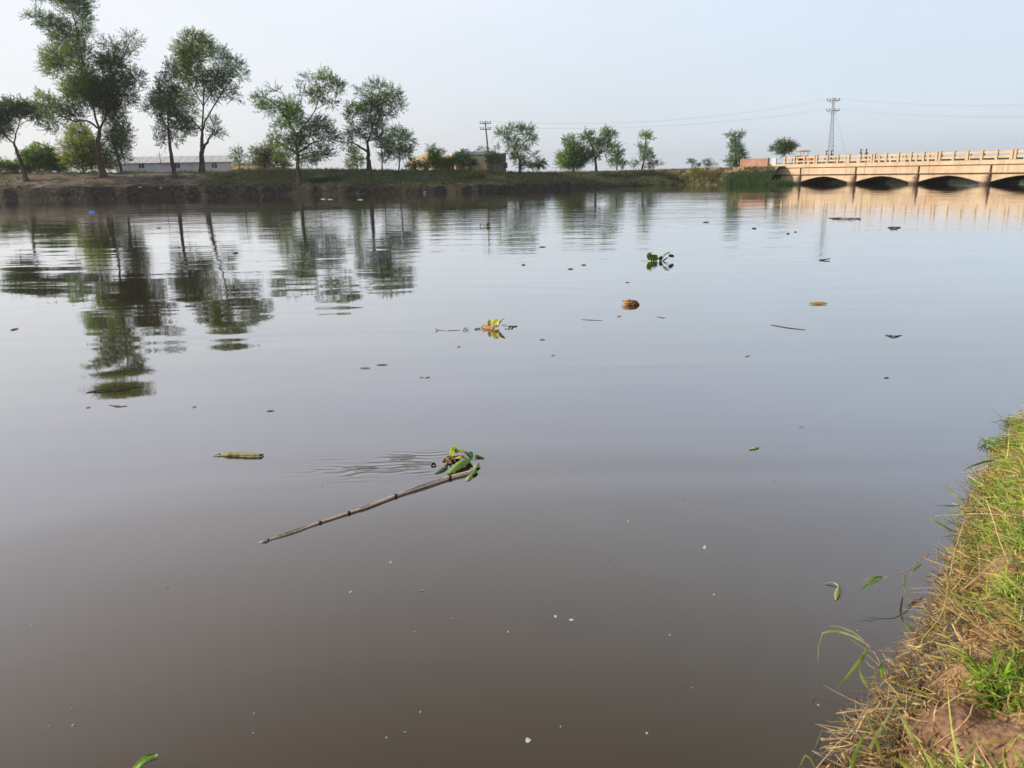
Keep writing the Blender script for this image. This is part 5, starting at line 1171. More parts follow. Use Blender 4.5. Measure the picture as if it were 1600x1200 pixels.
# brown husk
def husk():
    r = empty('broken_stump', tuple(wat(986, 478)), 'chunky brown broken piece of wood floating on open water', 'driftwood'); k = S(986, 478)
    a = wat(975, 476); b = wat(986, 476); c = wat(994, 477)
    for q in range(9):
        th = q / 9 * 2 * math.pi; o = np.array([0, math.cos(th) * 3.2 * k * 3, 3.4 * k + math.sin(th) * 3.6 * k]); e = np.array([-RNG.uniform(0, 3) * k, 0, 0])
        m = MB(); m.tube([a + o + e, (a + b) / 2 + o * .96, b + o], np.array([1.0, 1.3, 1.4]) * k, 5, (.40, .24, .12) if q % 2 else (.52, .33, .17)); m.build('splinter', MT['dry'], r)
    bm = bmesh.new(); bmesh.ops.create_icosphere(bm, subdivisions=3, radius=1)
    V = np.array([v.co for v in bm.verts]); Fc = [tuple(x.index for x in f.verts) for f in bm.faces]; bm.free()
    nn = np.array([noise.noise(Vector(v) * 2.6) + .5 * noise.noise(Vector(v) * 6) for v in V])[:, None]
    V = V * (1 + .28 * nn) * np.array([8 * k, 8 * k, 5.4 * k]) + (b + c) / 2 + np.array([0, 0, 1.8 * k])
    mesh_obj('knot', V, Fc, MT['dry'], r, False, np.tile(np.array([(.17, .085, .035)]), (len(V), 1)))
husk()
def seedpod():
    r = empty('reed_leaf_sheath', tuple(wat(375, 712)), 'yellow-green folded reed sheath floating left of the stick', 'leaf')
    m = MB(); P = np.array([wat(x, y, z) for x, y, z in ((343, 710, .006), (352, 710, .012), (372, 710, .014), (390, 711, .014), (407, 711.5, .012))]); P = resample(P, 20)
    m.tube(P, np.interp(np.linspace(0, 1, 20), [0, .25, .6, 1], [.003, .013, .011, .010]) * (1 + .12 * np.sin(np.arange(20) * 1.7)), 8, (.48, .46, .18)); m.build('sheath', MT['plant'], r)
    m = MB(); lum(m, wat(345, 707, .018), wat(406, 708.5, .022), .012, .004, (.55, .55, .24), .4); m.build('upper_lip', MT['plant'], r)
    m = MB(); m.tube([wat(331, 714, .0), wat(336, 711.5, .006), wat(344, 709, .012)], [.0015, .003, .006], 6, (.5, .48, .35)); m.build('leaf_tip', MT['plant'], r)
    m = MB(); m.tube([wat(406, 711.5, .012), wat(409, 711, .010), wat(412, 710.5, .006)], [.010, .008, .003], 8, (.05, .042, .03)); m.build('dark_butt', MT['plant'], r)
seedpod()
fleaf(1264, 474, 1293, 475.5, 7, (.50, .34, .08), 'yellow pod-shaped leaf floating below the pylon reflection', h=.06, cup=-.6)
fleaf(1171, 702, 1186, 699, 7, (.42, .62, .22), 'bright green leaf scrap alone on the right-hand water', h=.1, cup=-.5)
fleaf(562, 575, 579, 575, 4, (.20, .26, .08), 'green leaf, left of a close pair of leaves in mid water', h=.05, cup=-.3)
fleaf(588, 570, 606, 569.5, 4, (.20, .11, .07), 'brown leaf, right of a close pair of leaves in mid water', h=.05, cup=-.3)
fleaf(664, 590, 672, 588.5, 3.5, (.50, .52, .36), 'pale leaf scrap below the close pair of leaves', h=.08)
fleaf(655, 589.5, 663, 589.5, 1.6, (.08, .08, .07), 'thin dark leaf shred touching the pale leaf scrap', h=.02)
fleaf(416, 642, 429, 641, 4, (.30, .40, .14), 'small pale green leaf above the folded reed sheath', h=.1)
fleaf(843, 531, 852, 530, 3, (.06, .10, .04), 'dark leaf shred right of the yellow hyacinth', h=.1)
fleaf(861, 555.5, 867, 554.5, 2.5, (.34, .36, .2), 'tiny pale leaf below the dark leaf shred', h=.1)
fleaf(1381, 590.5, 1389, 589.5, 3, (.16, .18, .06), 'tiny olive leaf alone on the far right water', h=.15)
fleaf(715, 542, 719, 541, 3, (.06, .05, .05), 'dark speck of leaf below the yellow hyacinth', h=.1)
fleaf(964, 494.5, 971, 493.5, 3, (.40, .30, .18), 'tan leaf crumb below the brown piece of wood', h=.1)
fleaf(16, 516, 29, 513, 4.5, (.10, .085, .07), 'grey-brown leaf at the left edge of the water', h=.1)
fleaf(244, 356, 252, 356.5, 2.5, (.04, .035, .03), 'dark leaf left of the round-crowned acacia reflection', h=.1)
fleaf(364, 396, 373, 394.5, 3.5, (.05, .045, .04), 'dark leaf right of the round-crowned acacia reflection', h=.1)
fleaf(887, 421, 896, 420, 4, (.22, .10, .06), 'reddish brown scrap, left of two above the piece of wood', h=.3)
fleaf(908, 414.5, 916, 413.5, 3.5, (.30, .16, .09), 'reddish brown scrap, right of two above the piece of wood', h=.3)
fleaf(815, 414.5, 821, 413.5, 3.5, (.06, .06, .07), 'dark scrap left of the reddish brown scraps', h=.4)
fleaf(842, 386, 853, 386, 2.5, (.03, .035, .03), 'dark sliver right of the open-crowned acacia reflection', h=.1)
fleaf(1098, 347.5, 1108, 347, 2.5, (.04, .04, .04), 'dark sliver right of the lone slender tree reflection', h=.1)
fleaf(1175, 357.5, 1182, 356.5, 4, (.05, .05, .05), 'dark round scrap left of the bridge reflection', h=.4)
fleaf(1229, 366, 1234, 364.5, 4, (.06, .06, .055), 'dark scrap, lower of two under the brick wall reflection', h=.4)
fleaf(1241, 363, 1245, 362, 3, (.06, .06, .055), 'dark scrap, upper of two under the brick wall reflection', h=.4)
fleaf(977, 442, 984, 441, 2, (.10, .10, .09), 'faint sliver above the piece of wood', h=.1)
fleaf(1164, 557, 1172, 555.5, 2, (.13, .12, .10), 'thin curled sliver on the right-hand mid water', h=.2)
fleaf(300, 636.5, 307, 634.5, 2, (.14, .13, .12), 'small grey curl below the round-crowned acacia reflection', h=.2)
fleaf(134, 637, 142, 635.5, 2.5, (.08, .07, .06), 'small dark scrap below the floating branch', h=.2)
fleaf(139, 332, 149, 330.5, 5, (.02, .22, .70), 'bright blue plastic scrap floating near the far bank', name='plastic_scrap', cat='litter', group='litter afloat', h=.35, cup=-.8)
for k_, (x, y) in enumerate(((505, 311), (563, 312), (516, 311.5))): fleaf(x - 4, y, x + 4, y, 1.4, (.6, .6, .58), ('long white foam line under the far bank', 'white foam line right of the long one under the far bank', 'short white foam dash beside the long one under the far bank')[k_], name='foam_line', cat='foam', group='foam lines under the far bank', h=.02)
def twig(pts, rad, col, label, subs=(), name='floating_twig', group='twigs and stems afloat'):
    P = np.array([wat(x, y, z) for x, y, z in pts]); k = np.linalg.norm(P[0] - (0, 0, CAM_H)) / F_PX
    r = empty(name, tuple(P[0]), label, 'twig', group); m = MB(); m.tube(resample(P, max(6, len(P) * 3)), np.linspace(rad, rad * .5, max(6, len(P) * 3)) * k, 6, col); m.build('stem', MT['dry'], r)
    for s in subs:
        Q = np.array([wat(x, y, z) for x, y, z in s]); m = MB(); m.tube(resample(Q, 8), np.linspace(rad * .6, rad * .2, 8) * k, 5, col); m.build('side_twig', MT['dry'], r)
twig([(1205, 508, .0), (1230, 512, .004), (1258, 515.5, .002)], .8, (.07, .06, .06), 'thin straight dark stem on the right-hand water')
twig([(908, 499.5, .0), (925, 500, .003), (941, 501, .001)], .6, (.14, .13, .13), 'faint thin stem below the piece of wood')
twig([(1027, 495, .0), (1034, 496.5, .003), (1040, 496.5, .001)], .7, (.12, .11, .10), 'short dark stem right of the piece of wood')
twig([(1295, 341, .0), (1318, 341, .03), (1345, 342, .01)], 1.0, (.08, .055, .045), 'dark branch lying before the bridge reflection', [[(1300, 341, .02), (1315, 339.5, .06)], [(1325, 341, .03), (1335, 340, .08)], [(1338, 341, .02), (1346, 340.6, .04)]])
twig([(1388, 355.5, .0), (1397, 355.2, .03), (1407, 355.2, .01)], 1.3, (.05, .06, .05), 'dark weedy stem right of the branch before the bridge', [[(1391, 355.5, .02), (1396, 354, .08)], [(1398, 355.5, .02), (1403, 354.2, .06)]])
twig([(1384, 524, .0), (1397, 525.5, .012), (1409, 524, .0)], 1.1, (.06, .06, .07), 'small forked dark twig on the far right water', [[(1395, 525, .01), (1390, 523, .02)], [(1398, 525.5, .01), (1404, 526.5, .0)]])
twig([(1280, 407, .0), (1290, 405.5, .02), (1297, 404, .03)], 1.2, (.07, .07, .07), 'short dark twig at the tip of the pylon reflection', [[(1291, 405, .02), (1296, 403.8, .04)]])
twig([(135, 614, .0), (160, 609, .012), (190, 607, .012), (222, 604, .002)], 1.0, (.085, .065, .05), 'feathery dead branch floating at the left below the tree reflections',
     [[(150, 611, .008), (165, 612.5, .01), (180, 611, .0)], [(160, 609, .01), (178, 605, .02), (196, 602, .01)], [(172, 608, .01), (190, 609.5, .01), (204, 608.5, 0)], [(185, 607, .01), (200, 604, .02), (212, 601.5, .01)], [(168, 609, .01), (182, 602, .03)], [(140, 613, 0), (150, 615, 0)]], name='floating_branch')
twig([(170, 633, .0), (185, 635, .006), (200, 634.5, .0)], .7, (.10, .09, .08), 'short thin twig below the feathery dead branch', [[(180, 634, .004), (188, 633, .008)]])
# white flecks: small foam scraps on the still near water
FL = [(893, 968, 7), (868, 963, 5), (825, 1157, 8), (1101, 856, 7), (611, 878, 5), (548, 925, 4), (660, 922, 5), (648, 987, 3.5), (708, 967, 3), (794, 987, 4), (1047, 992, 3.5), (1082, 1074, 3), (604, 1152, 4), (657, 1112, 3),
      (633, 1144, 3), (876, 1136, 3.5), (1011, 1145, 3), (950, 876, 3), (982, 815, 3.5), (1116, 929, 4), (886, 680, 3), (307, 804, 3), (262, 918, 3), (397, 1115, 3.5), (396, 1145, 3), (111, 1108, 3), (115, 1133, 3.5), (77, 1134, 2.5), (49, 977, 2.5), (1038, 759, 4), (1070, 780, 3), (1208, 751, 3.5), (1340, 985, 3), (1373, 922, 3), (1279, 1101, 3), (1325, 646, 3), (1252, 667, 8), (502, 760, 5)]
fm = None
bm = bmesh.new(); bmesh.ops.create_icosphere(bm, subdivisions=1, radius=1); FVs = np.array([v.co for v in bm.verts]); FFs = [tuple(x.index for x in f.verts) for f in bm.faces]; bm.free()
big = {0: 'square white scrap, larger of two close together on the dark near water', 1: 'pale scrap beside the square white scrap', 2: 'white lumpy foam scrap nearest the bottom edge of the water', 3: 'pale oval scrap on the right-hand near water'}
for i, (x, y, s) in enumerate(FL):
    k = S(x, y); c = wat(x, y, .001); R = np.random.default_rng(i)
    V = FVs * (1 + .3 * R.normal(0, 1, (len(FVs), 1))) * np.array([s * k / 2 * R.uniform(.8, 1.2), s * k / 2 * R.uniform(.8, 1.6), .0018])
    g = (.62, .61, .58) if i in big else tuple(R.uniform(.22, .45) * np.array((1, .97, .92)))
    o = mesh_obj('foam_fleck', V, FFs, MT['painted'], None, False, np.tile(np.array([g]), (len(V), 1))); o.location = tuple(c)
    tag(o, big.get(i, 'tiny pale fleck dotting the still near water'), 'fleck', 'pale flecks on the near water')
# curled green leaf at the bottom edge and leaf shred in the right
def curled():
    r = empty('curled_leaf', tuple(wat(226, 1196)), 'curled bright green leaf at the bottom edge of the water', 'leaf')
    k = S(226, 1196)
    a = wat(206, 1215, .01); b = wat(222, 1192, .05); c = wat(245, 1184, .045)
    P = bez(a, b + (0, 0, .01), c, 12)
    for q, (w, col) in enumerate(((13, (.16, .36, .04)), (8, (.42, .60, .22)))):
        m = MB(); T_ = np.gradient(P, axis=0); T_ /= np.linalg.norm(T_, axis=1)[:, None]; Sd = np.cross(T_, (0, 0, 1)); Sd /= np.linalg.norm(Sd, axis=1)[:, None]
        wv_ = np.interp(np.linspace(0, 1, 12), [0, .5, .9, 1], [.9, 1, .8, .15]) * w * k / 2
        off = Sd * (2.5 * k if q else -3 * k); U = P + off
        V = np.vstack([U - Sd * wv_[:, None] + (0, 0, .008), U + (0, 0, -.004), U + Sd * wv_[:, None] + (0, 0, .010)]) + (0, 0, .004 * q)
        Fc = [(j * 12 + i, j * 12 + i + 1, (j + 1) * 12 + i + 1, (j + 1) * 12 + i) for j in range(2) for i in range(11)]
        V2 = V - (0, 0, .002); Fc += [tuple(x + 36 for x in f[::-1]) for f in Fc]
        m.add(np.vstack([V, V2]), Fc, col); m.build('leaf_half', MT['plant'], r)
    m = MB(); m.tube([P[-2], P[-1] + (0, 0, .006), P[-1] + (.003, .002, .012)], [.005, .006, .004], 6, (.55, .68, .40)); m.build('leaf_tip', MT['plant'], r)
curled()
def shred():
    r = empty('leaf_shred', tuple(wat(1306, 925)), 'pale bent leaf shred floating just off the near bank', 'leaf'); k = S(1306, 925)
    m = MB(); m.tube(bez(wat(1290, 912, .004), wat(1305, 907, .014), wat(1311, 917, .006), 8), np.linspace(.6, 1.4, 8) * k, 5, (.45, .45, .36)); m.build('stem', MT['plant'], r)
    m = MB(); lum(m, wat(1311, 916, .008), wat(1306, 938, .003), 8 * k, .006, (.38, .40, .16), -.5); m.build('leaf', MT['plant'], r)
shred()

# ------------------------------------------------------------------ near bank plants
STR = 1.35 * np.array([(.54, .38, .17), (.42, .28, .13), (.56, .43, .24), (.33, .21, .11), (.46, .38, .18), (.26, .17, .10)])
GRN = 1.65 * np.array([(.16, .27, .045), (.22, .33, .05), (.11, .22, .04), (.32, .36, .08), (.19, .30, .10), (.34, .40, .07), (.28, .37, .06)])
sel = np.where((ED[:, 0] > .75) & (ED[:, 0] < 4.9) & (ED[:, 1] > 1.2) & (ED[:, 1] < 6.6))[0]
def sample(n_, lo, hi, bias=1.0):
    i = RNG.choice(sel, n_); o = lo + (hi - lo) * RNG.random(n_) ** bias
    q = ED[i] + NE[i] * o[:, None] + RNG.normal(0, .01, (n_, 2)); return q, o, NE[i], i
def zs(q): return np.array([near_z(a, b) for a, b in q])
def vnoise(q, s, z=0.0): return np.array([noise.noise(Vector((a * s, b * s, z))) for a, b in q])
def bare(q):
    """bare earth patches (the open soil at the bottom right)"""
    c = near_at(1528, 1150); d = np.hypot((q[:, 0] - c[0]) / .19, (q[:, 1] - c[1]) / .21); return d
def straw():
    parts = []
    # matted dead stems lying over the bank and hanging over its edge
    n_ = 30000; q, o, nn, _ = sample(n_, -.13, 1.9, 1.25)
    keep = (vnoise(q, 3.2, 2) + .45 - np.clip((q[:, 1] - 3.0) / 1.6, 0, 1) * .38 > RNG.random(n_) * .55 - .1 + (o > .7) * .2) & (bare(q) > 1 + RNG.normal(0, .12, n_)); q, o, nn = q[keep], o[keep], nn[keep]; n_ = len(q)
    z = np.maximum(zs(q), .02 + .05 * RNG.random(n_)) + RNG.uniform(.0, .05, n_)
    ang = RNG.uniform(-math.pi, math.pi, n_); t2 = np.stack([-nn[:, 1], nn[:, 0]], 1)
    ang = np.where(o < .02, RNG.normal(0, 1.25, n_), ang)
    d = np.column_stack([-nn * np.cos(ang)[:, None] + t2 * np.sin(ang)[:, None], RNG.normal(-.02, .20, n_)])
    col = STR[RNG.integers(0, len(STR), n_)] * np.exp(RNG.normal(0, .25, (n_, 1)))
    L = RNG.uniform(.025, .13, n_) * np.where(RNG.random(n_) < .08, 1.8, 1) * np.where(o < 0, .75, 1)
    parts.append(ribbons(np.column_stack([q, z]), d, L, RNG.uniform(.0008, .0024, n_), RNG.normal(0, .38, (n_, 3)) + np.array([0, 0, -.12]), col, 5, taper=.5))
    # fewer long thick stems on top
    n_ = 900; q, o, nn, _ = sample(n_, -.06, 1.5, 1.2); k = bare(q) > 1.1; q, o, nn = q[k], o[k], nn[k]; n_ = len(q)
    z = np.maximum(zs(q), .03) + RNG.uniform(.02, .07, n_); d = RNG.normal(0, 1, (n_, 3)); d[:, 2] *= .25
    parts.append(ribbons(np.column_stack([q, z]), d, RNG.uniform(.07, .20, n_), RNG.uniform(.0022, .0040, n_), RNG.normal(0, .25, (n_, 3)) + np.array([0, 0, -.12]), STR[RNG.integers(0, 4, n_)] * np.exp(RNG.normal(.15, .15, (n_, 1))), 6, taper=.4))
    # short crumpled dead leaves
    n_ = 24000; q, o, nn, _ = sample(n_, -.13, 1.7, 1.1); k = (bare(q) > .92) & ((o > 0) | (vnoise(q, 6, 5) > -.15)); q, o, nn = q[k], o[k], nn[k]; n_ = len(q)
    z = np.maximum(zs(q), .02 + .04 * RNG.random(n_)) + RNG.uniform(0, .035, n_)
    d = RNG.normal(0, 1, (n_, 3)); d[:, 2] *= .6
    col = STR[RNG.integers(0, len(STR), n_)] * np.exp(RNG.normal(-.1, .32, (n_, 1)))
    parts.append(ribbons(np.column_stack([q, z]), d, RNG.uniform(.012, .045, n_), RNG.uniform(.0018, .0050, n_), RNG.normal(0, .7, (n_, 3)), col, 4))
    v, f, c = join(parts); tag(mesh_obj('dry_straw', v, f, MT['blade'], None, True, c), 'matted dry straw and dead stems along the near bank edge', 'straw', kind='stuff')
straw()
def green():
    parts = []
    for lo, hi, n_, Lr, wr in ((-.06, 1.3, 9000, (.10, .21), (.0020, .0042)), (-.08, 2.2, 34000, (.03, .10), (.0014, .0038)), (-.09, 1.4, 15000, (.06, .15), (.0025, .0052))):
        q, o, nn, _ = sample(n_, lo, hi, .95)
        yy = q[:, 1]; far = np.clip((yy - 2.5) / 1.5, 0, 1)
        g = vnoise(q, 2.4, 7) * .8 + vnoise(q, 7, 3) * .5 + far * 1.0 + np.clip(o - .30, -.35, .5) * .6
        keep = (g > RNG.normal(.16, .12, n_)) & (bare(q) > 1.05); q, o, nn = q[keep], o[keep], nn[keep]; n_ = len(q)
        z = np.maximum(zs(q), .01)
        d = RNG.normal(0, .8, (n_, 3)); d[:, 2] = RNG.uniform(.15, 1.0, n_); d[:, :2] -= nn * .3
        col = GRN[RNG.integers(0, len(GRN), n_)] * np.exp(RNG.normal(0, .22, (n_, 1)))
        dry = RNG.random(n_) < .13; col[dry] = STR[RNG.integers(0, 3, dry.sum())]
        parts.append(ribbons(np.column_stack([q, z]), d, RNG.uniform(*Lr, n_), RNG.uniform(*wr, n_), RNG.normal(0, .4, (n_, 3)) + np.array([0, 0, -.35]), col, 5))
    v, f, c = join(parts); tag(mesh_obj('bank_grass', v, f, MT['blade'], None, True, c), 'short green and yellow grass over the near bank', 'grass', kind='stuff')
green()
def clods():
    m = MB(); n_ = 2600; q, o, nn, _ = sample(n_, .0, 1.3, 1.0); kk = (bare(q) < 1.4) | (RNG.random(n_) < .25); q = q[kk]; n_ = len(q); z = zs(q)
    for i in range(n_):
        s = RNG.uniform(.003, .011) * (2.0 if RNG.random() < .06 else 1)
        V = FVs * (1 + .25 * RNG.normal(0, 1, (len(FVs), 1))) * s * np.array([1, 1, .7]) + (q[i][0], q[i][1], z[i] + s * .2)
        m.add(V, FFs)
    o = m.build('soil_crumbs', MT['near_soil'], None, False); tag(o, 'crumbs and small clods of brown soil on the near bank', 'soil crumbs', kind='stuff')
clods()
def tuft(px, py, label, n_, hgt, wide, tones, spread=.03, group='grass tufts on the near bank', lean=(0, 0), zoff=0.0):
    c = near_at(px, py); r = empty('grass_tuft', tuple(c), label, 'grass', group)
    q = np.column_stack([RNG.normal(c[0], spread, n_), RNG.normal(c[1], spread, n_)])
    z = np.maximum(zs(q), .0) + zoff
    d = RNG.normal(0, .55, (n_, 3)); d[:, 0] += lean[0]; d[:, 1] += lean[1]; d[:, 2] = RNG.uniform(.4, 1.2, n_)
    col = np.array(tones)[RNG.integers(0, len(tones), n_)] * np.exp(RNG.normal(0, .18, (n_, 1)))
    v, f, cc = ribbons(np.column_stack([q, z]), d, RNG.uniform(.5, 1, n_) * hgt, RNG.uniform(.6, 1, n_) * wide, RNG.normal(0, .3, (n_, 3)) + np.array([0, 0, -.45]), col, 7)
    mesh_obj('blades', v, f, MT['blade'], r, True, np.clip(cc, 0, .7)); return r
G1 = [(.16, .34, .035), (.26, .44, .05), (.40, .52, .09)]
tuft(1582, 1070, 'large bright green grass tuft above the patch of bare soil', 380, .15, .0056, G1, .060)
tuft(1560, 1098, 'lower bright green tuft spilling onto the bare soil', 110, .11, .0052, G1, .03, lean=(-.3, -.3))
tuft(1590, 845, 'vivid green grass tuft at the right edge beside dry stems', 200, .13, .0055, G1, .05)
tuft(1570, 700, 'bright green tuft near the top of the near bank', 190, .14, .0038, [(.15, .28, .03), (.24, .36, .05), (.32, .40, .07)], .06)
tuft(1598, 668, 'topmost green tuft at the edge of the near bank', 170, .16, .0036, [(.13, .27, .03), (.2, .35, .05)], .06)
tuft(1540, 800, 'pale green grass spray among golden stems', 110, .12, .0034, [(.24, .34, .08), (.34, .40, .12)], .06)
tuft(1512, 905, 'thin yellow-green tuft in the middle of the near bank', 110, .10, .0032, [(.22, .32, .05), (.36, .40, .09)], .045)
tuft(1590, 930, 'green tuft at the right edge halfway down the bank', 130, .11, .0036, [(.2, .32, .05), (.3, .40, .08)], .05)
def blade(r, pts, w, col, name='blade', two=True):
    P = resample(np.array(pts, float), 12); T_ = np.gradient(P, axis=0); T_ /= np.linalg.norm(T_, axis=1)[:, None]
    vw = P - (0, 0, CAM_H); vw /= np.linalg.norm(vw, axis=1)[:, None]
    Sd = np.cross(T_, vw + np.array([0, 0, -.6])); Sd /= np.linalg.norm(Sd, axis=1)[:, None]; t = np.linspace(0, 1, 12)
    ww = (np.minimum(1, .45 + t * 2.5) * (1 - np.clip((t - .3) / .7, 0, 1) ** 1.6)) * w / 2 + .0003
    up = np.cross(Sd, T_)
    V = np.vstack([P - Sd * ww[:, None] + up * (ww * .35)[:, None], P, P + Sd * ww[:, None] + up * (ww * .35)[:, None]])
    Fc = [(j * 12 + i, j * 12 + i + 1, (j + 1) * 12 + i + 1, (j + 1) * 12 + i) for j in range(2) for i in range(11)]
    m = MB(); m.add(V, Fc, col); return m.build(name, MT['blade'], r)
def pz(px, py, z):
    d = ray(px, py); return np.array([0, 0, CAM_H]) + d * ((z - CAM_H) / d[2])
def sprout1():
    r = empty('grass_sprout', tuple(pz(1388, 1072, .03)), 'arching grass sprout reaching over the water with long drooping blades', 'grass', 'single grass sprouts over the water')
    st = [pz(1392, 1078, .04), pz(1380, 1045, .09), pz(1367, 1020, .13), pz(1354, 1006, .16)]
    m = MB(); m.tube(resample(np.array(st), 10), np.linspace(.0028, .0018, 10), 6, (.42, .26, .17)); m.build('stem', MT['dry'], r)
    k = .0018
    blade(r, [pz(1354, 1006, .16), pz(1330, 992, .17), pz(1305, 985, .17), pz(1286, 988, .16), pz(1279, 1010, .13), pz(1278, 1037, .10)], .008, (.40, .46, .16))
    blade(r, [pz(1352, 1003, .16), pz(1335, 988, .18), pz(1312, 979, .18), pz(1292, 978, .17)], .006, (.36, .42, .18))
    blade(r, [pz(1356, 1012, .15), pz(1345, 1030, .14), pz(1328, 1052, .11), pz(1306, 1078, .08)], .014, (.26, .36, .07))
    blade(r, [pz(1376, 1035, .11), pz(1378, 1050, .10), pz(1380, 1070, .07)], .014, (.18, .34, .04))
    blade(r, [pz(1367, 1020, .13), pz(1345, 1010, .13), pz(1325, 995, .13)], .005, (.24, .26, .10))
    blade(r, [pz(1356, 1074, .04), pz(1346, 1055, .06), pz(1342, 1042, .07)], .014, (.28, .32, .10))
    blade(r, [pz(1362, 1074, .04), pz(1366, 1060, .06), pz(1371, 1048, .08)], .008, (.26, .34, .07))
sprout1()
def sprout2():
    r = empty('grass_sprout', tuple(pz(1450, 868, .10)), 'pinkish stem with a small green leaf fan pointing out over the water', 'grass', 'single grass sprouts over the water')
    m = MB(); m.tube(resample(np.array([pz(1452, 866, .12), pz(1436, 876, .12), pz(1424, 888, .12), pz(1405, 897, .12), pz(1380, 903, .11)]), 14), np.linspace(.0034, .0018, 14), 6, (.45, .28, .22)); m.build('stem', MT['dry'], r)
    blade(r, [pz(1382, 902, .11), pz(1370, 901, .12), pz(1357, 912, .10), pz(1343, 924, .08)], .013, (.16, .32, .04))
    blade(r, [pz(1382, 902, .11), pz(1365, 901, .11), pz(1344, 909, .09)], .008, (.34, .42, .14))
    blade(r, [pz(1380, 903, .11), pz(1366, 909, .10), pz(1350, 922, .08)], .009, (.46, .52, .30))
sprout2()
def sprout3():
    r = empty('grass_sprout', tuple(pz(1470, 780, .16)), 'cluster of pale blades jutting left over the water halfway up the bank', 'grass', 'single grass sprouts over the water')
    for pts, w, c in (([(1492, 832, .12), (1475, 822, .15), (1458, 812, .17), (1443, 803, .17)], .013, (.24, .32, .07)), ([(1500, 790, .16), (1480, 790, .17), (1458, 790, .17)], .010, (.30, .40, .14)),
                      ([(1505, 788, .15), (1495, 775, .18), (1480, 762, .2), (1476, 754, .2)], .011, (.28, .38, .08)), ([(1555, 718, .24), (1535, 722, .25), (1518, 728, .25), (1504, 736, .24)], .016, (.22, .28, .06)),
                      ([(1530, 765, .2), (1519, 752, .22), (1510, 742, .22)], .015, (.20, .34, .05)), ([(1500, 835, .12), (1480, 838, .14), (1468, 840, .14), (1467, 852, .12)], .006, (.42, .46, .20)),
                      ([(1435, 990, .06), (1420, 982, .08), (1408, 970, .09)], .012, (.24, .36, .06)), ([(1415, 898, .06), (1412, 915, .07), (1418, 935, .07), (1427, 950, .06)], .009, (.26, .34, .10)), ([(1440, 880, .1), (1428, 890, .1), (1422, 902, .08)], .012, (.30, .40, .14))):
        blade(r, [pz(*p) for p in pts], w, c)
sprout3()
def sprout4():
    r = empty('grass_sprout', tuple(pz(1330, 1195, .04)), 'broad green blades rising from the straw at the bottom of the bank', 'grass', 'single grass sprouts over the water')
    for pts, w, c in (([(1326, 1215, .06), (1336, 1180, .10), (1346, 1155, .13), (1358, 1138, .15)], .014, (.20, .32, .05)), ([(1350, 1185, .06), (1370, 1150, .11), (1392, 1112, .16), (1404, 1090, .18)], .011, (.32, .38, .14)),
                      ([(1438, 1170, .14), (1418, 1138, .17), (1402, 1108, .19)], .014, (.38, .42, .10)), ([(1380, 1195, .08), (1372, 1165, .12), (1357, 1125, .15), (1350, 1108, .16)], .010, (.24, .26, .06)),
                      ([(1276, 1205, .02), (1266, 1184, .05), (1258, 1180, .05), (1248, 1200, .02)], .006, (.28, .32, .08)), ([(1285, 1140, .02), (1272, 1172, .03)], .003, (.4, .38, .28)), ([(1268, 1172, .02), (1278, 1178, .03), (1288, 1184, .04)], .004, (.42, .40, .3)),
                      ([(1440, 1215, .12), (1410, 1192, .14), (1396, 1184, .15), (1388, 1186, .15)], .016, (.36, .44, .06))):
        blade(r, [pz(*p) for p in pts], w, c)
sprout4()
def stemx(name, label, pts, r0, r1, col, cat='dry stem', group='loose dry stems on the near bank'):
    P = resample(np.array([pz(*p) for p in pts]), 16); P[1:-1] += RNG.normal(0, .0012, (14, 3))
    m = MB(); m.tube(P, np.linspace(r0, r1, 16), 7, col); o = m.build(name, MT['dry']); tag(o, label, cat, group)
stemx('twig', 'thick brown twig poking left over the water at the bottom', [(1283, 1155, .05), (1300, 1155, .055), (1340, 1154, .07), (1385, 1150, .09)], .0058, .0046, (.36, .25, .18))
stemx('twig', 'second stem lying along the thick brown twig', [(1297, 1162, .045), (1320, 1158, .055), (1360, 1156, .07)], .003, .003, (.40, .27, .18))
stemx('dry_stem', 'pale straight stem slanting down to the bottom edge', [(1272, 1205, .03), (1300, 1172, .06), (1335, 1138, .09), (1352, 1105, .12), (1358, 1100, .12), (1368, 1102, .1)], .0022, .0014, (.50, .40, .28))
stemx('dry_stem', 'golden stem with a kink at the lower left of the straw', [(1338, 1146, .06), (1352, 1118, .10), (1370, 1108, .11), (1376, 1097, .11)], .003, .0036, (.58, .40, .18))
stemx('dry_stem', 'long curved golden stem lying around the bare soil', [(1405, 1212, .12), (1440, 1178, .15), (1470, 1158, .17), (1498, 1138, .19), (1515, 1118, .21), (1521, 1100, .22)], .0030, .0026, (.56, .36, .20))
stemx('dry_stem', 'arched tan stem above the curved golden stem', [(1465, 1112, .14), (1480, 1098, .17), (1500, 1085, .20), (1522, 1078, .22)], .0022, .0020, (.50, .36, .20))
stemx('dry_stem', 'yellow stem crossing upright before the dark gap', [(1431, 1030, .05), (1440, 1000, .09), (1462, 975, .12), (1476, 950, .14), (1482, 905, .18)], .0026, .0020, (.46, .42, .10))
stemx('dry_stem', 'brown thin stem parallel to the yellow crossing stem', [(1413, 1042, .03), (1425, 1010, .06), (1440, 965, .10), (1470, 915, .15)], .0024, .0016, (.24, .15, .10))
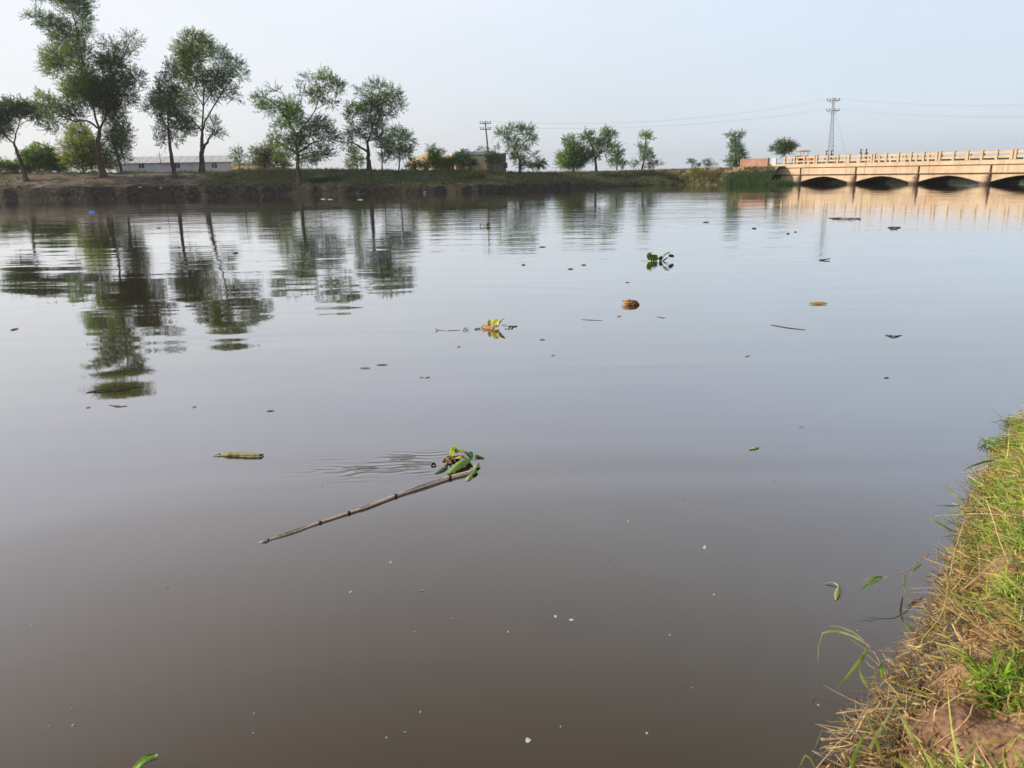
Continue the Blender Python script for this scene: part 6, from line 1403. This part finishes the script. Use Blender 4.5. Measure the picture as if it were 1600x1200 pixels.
stemx('dry_stem', 'slender golden stem hanging in the upper middle of the bank', [(1484, 900, .14), (1492, 860, .18), (1502, 830, .21), (1508, 810, .23)], .0030, .0022, (.52, .36, .18))
stemx('dry_stem', 'long reddish tan stem down through the green grass', [(1541, 780, .27), (1552, 810, .27), (1562, 845, .26), (1576, 880, .25)], .0036, .0030, (.55, .38, .20))
stemx('dry_stem', 'forked yellow root-like stem beside the dark hole', [(1488, 975, .12), (1500, 1000, .13), (1514, 1004, .14), (1530, 992, .15)], .0040, .0028, (.55, .42, .18))
stemx('dry_stem', 'short leg below the forked yellow stem', [(1516, 1004, .13), (1516, 1018, .12), (1518, 1030, .12)], .0044, .0030, (.55, .40, .20))
def leaf_on(px0, py0, z0, px1, py1, z1, w, col, label):
    m = MB(); lum(m, pz(px0, py0, z0), pz(px1, py1, z1), w, .006, col, .4, 8); o = m.build('fallen_leaf', MT['plant']); tag(o, label, 'leaf', 'yellow leaves on the bare soil')
zl = near_at(1550, 1160)[2]
leaf_on(1531, 1165, zl + .02, 1569, 1158, zl + .02, .013, (.52, .42, .12), 'yellow pointed leaf lying across the bare soil')
leaf_on(1572, 1175, zl + .02, 1592, 1148, zl + .04, .013, (.52, .44, .13), 'yellow leaf slanting at the right of the bare soil')
leaf_on(1586, 1192, zl + .02, 1604, 1160, zl + .05, .014, (.46, .48, .10), 'yellow-green leaf at the bottom right corner')
leaf_on(1542, 940, .28, 1572, 952, .28, .012, (.48, .46, .12), 'pale yellow leaf lying flat beside the middle green tuft')

# ------------------------------------------------------------------ air
HAZE = 0.00030
if HAZE:
    m = bpy.data.materials.new('haze'); m.use_nodes = True; n, l = m.node_tree.nodes, m.node_tree.links; n.clear()
    out = n.new('ShaderNodeOutputMaterial'); pv = n.new('ShaderNodeVolumePrincipled'); l.new(pv.outputs[0], out.inputs['Volume'])
    pv.inputs['Density'].default_value = HAZE; pv.inputs['Color'].default_value = (.86, .90, .96, 1); pv.inputs['Anisotropy'].default_value = .3
    mb = MB(); mb.box((-1500, -1500, -3), (1500, 1500, 26)); o = mb.build('haze', m, None, False); tag(o, 'pale thin haze over the canal and its banks', kind='stuff')
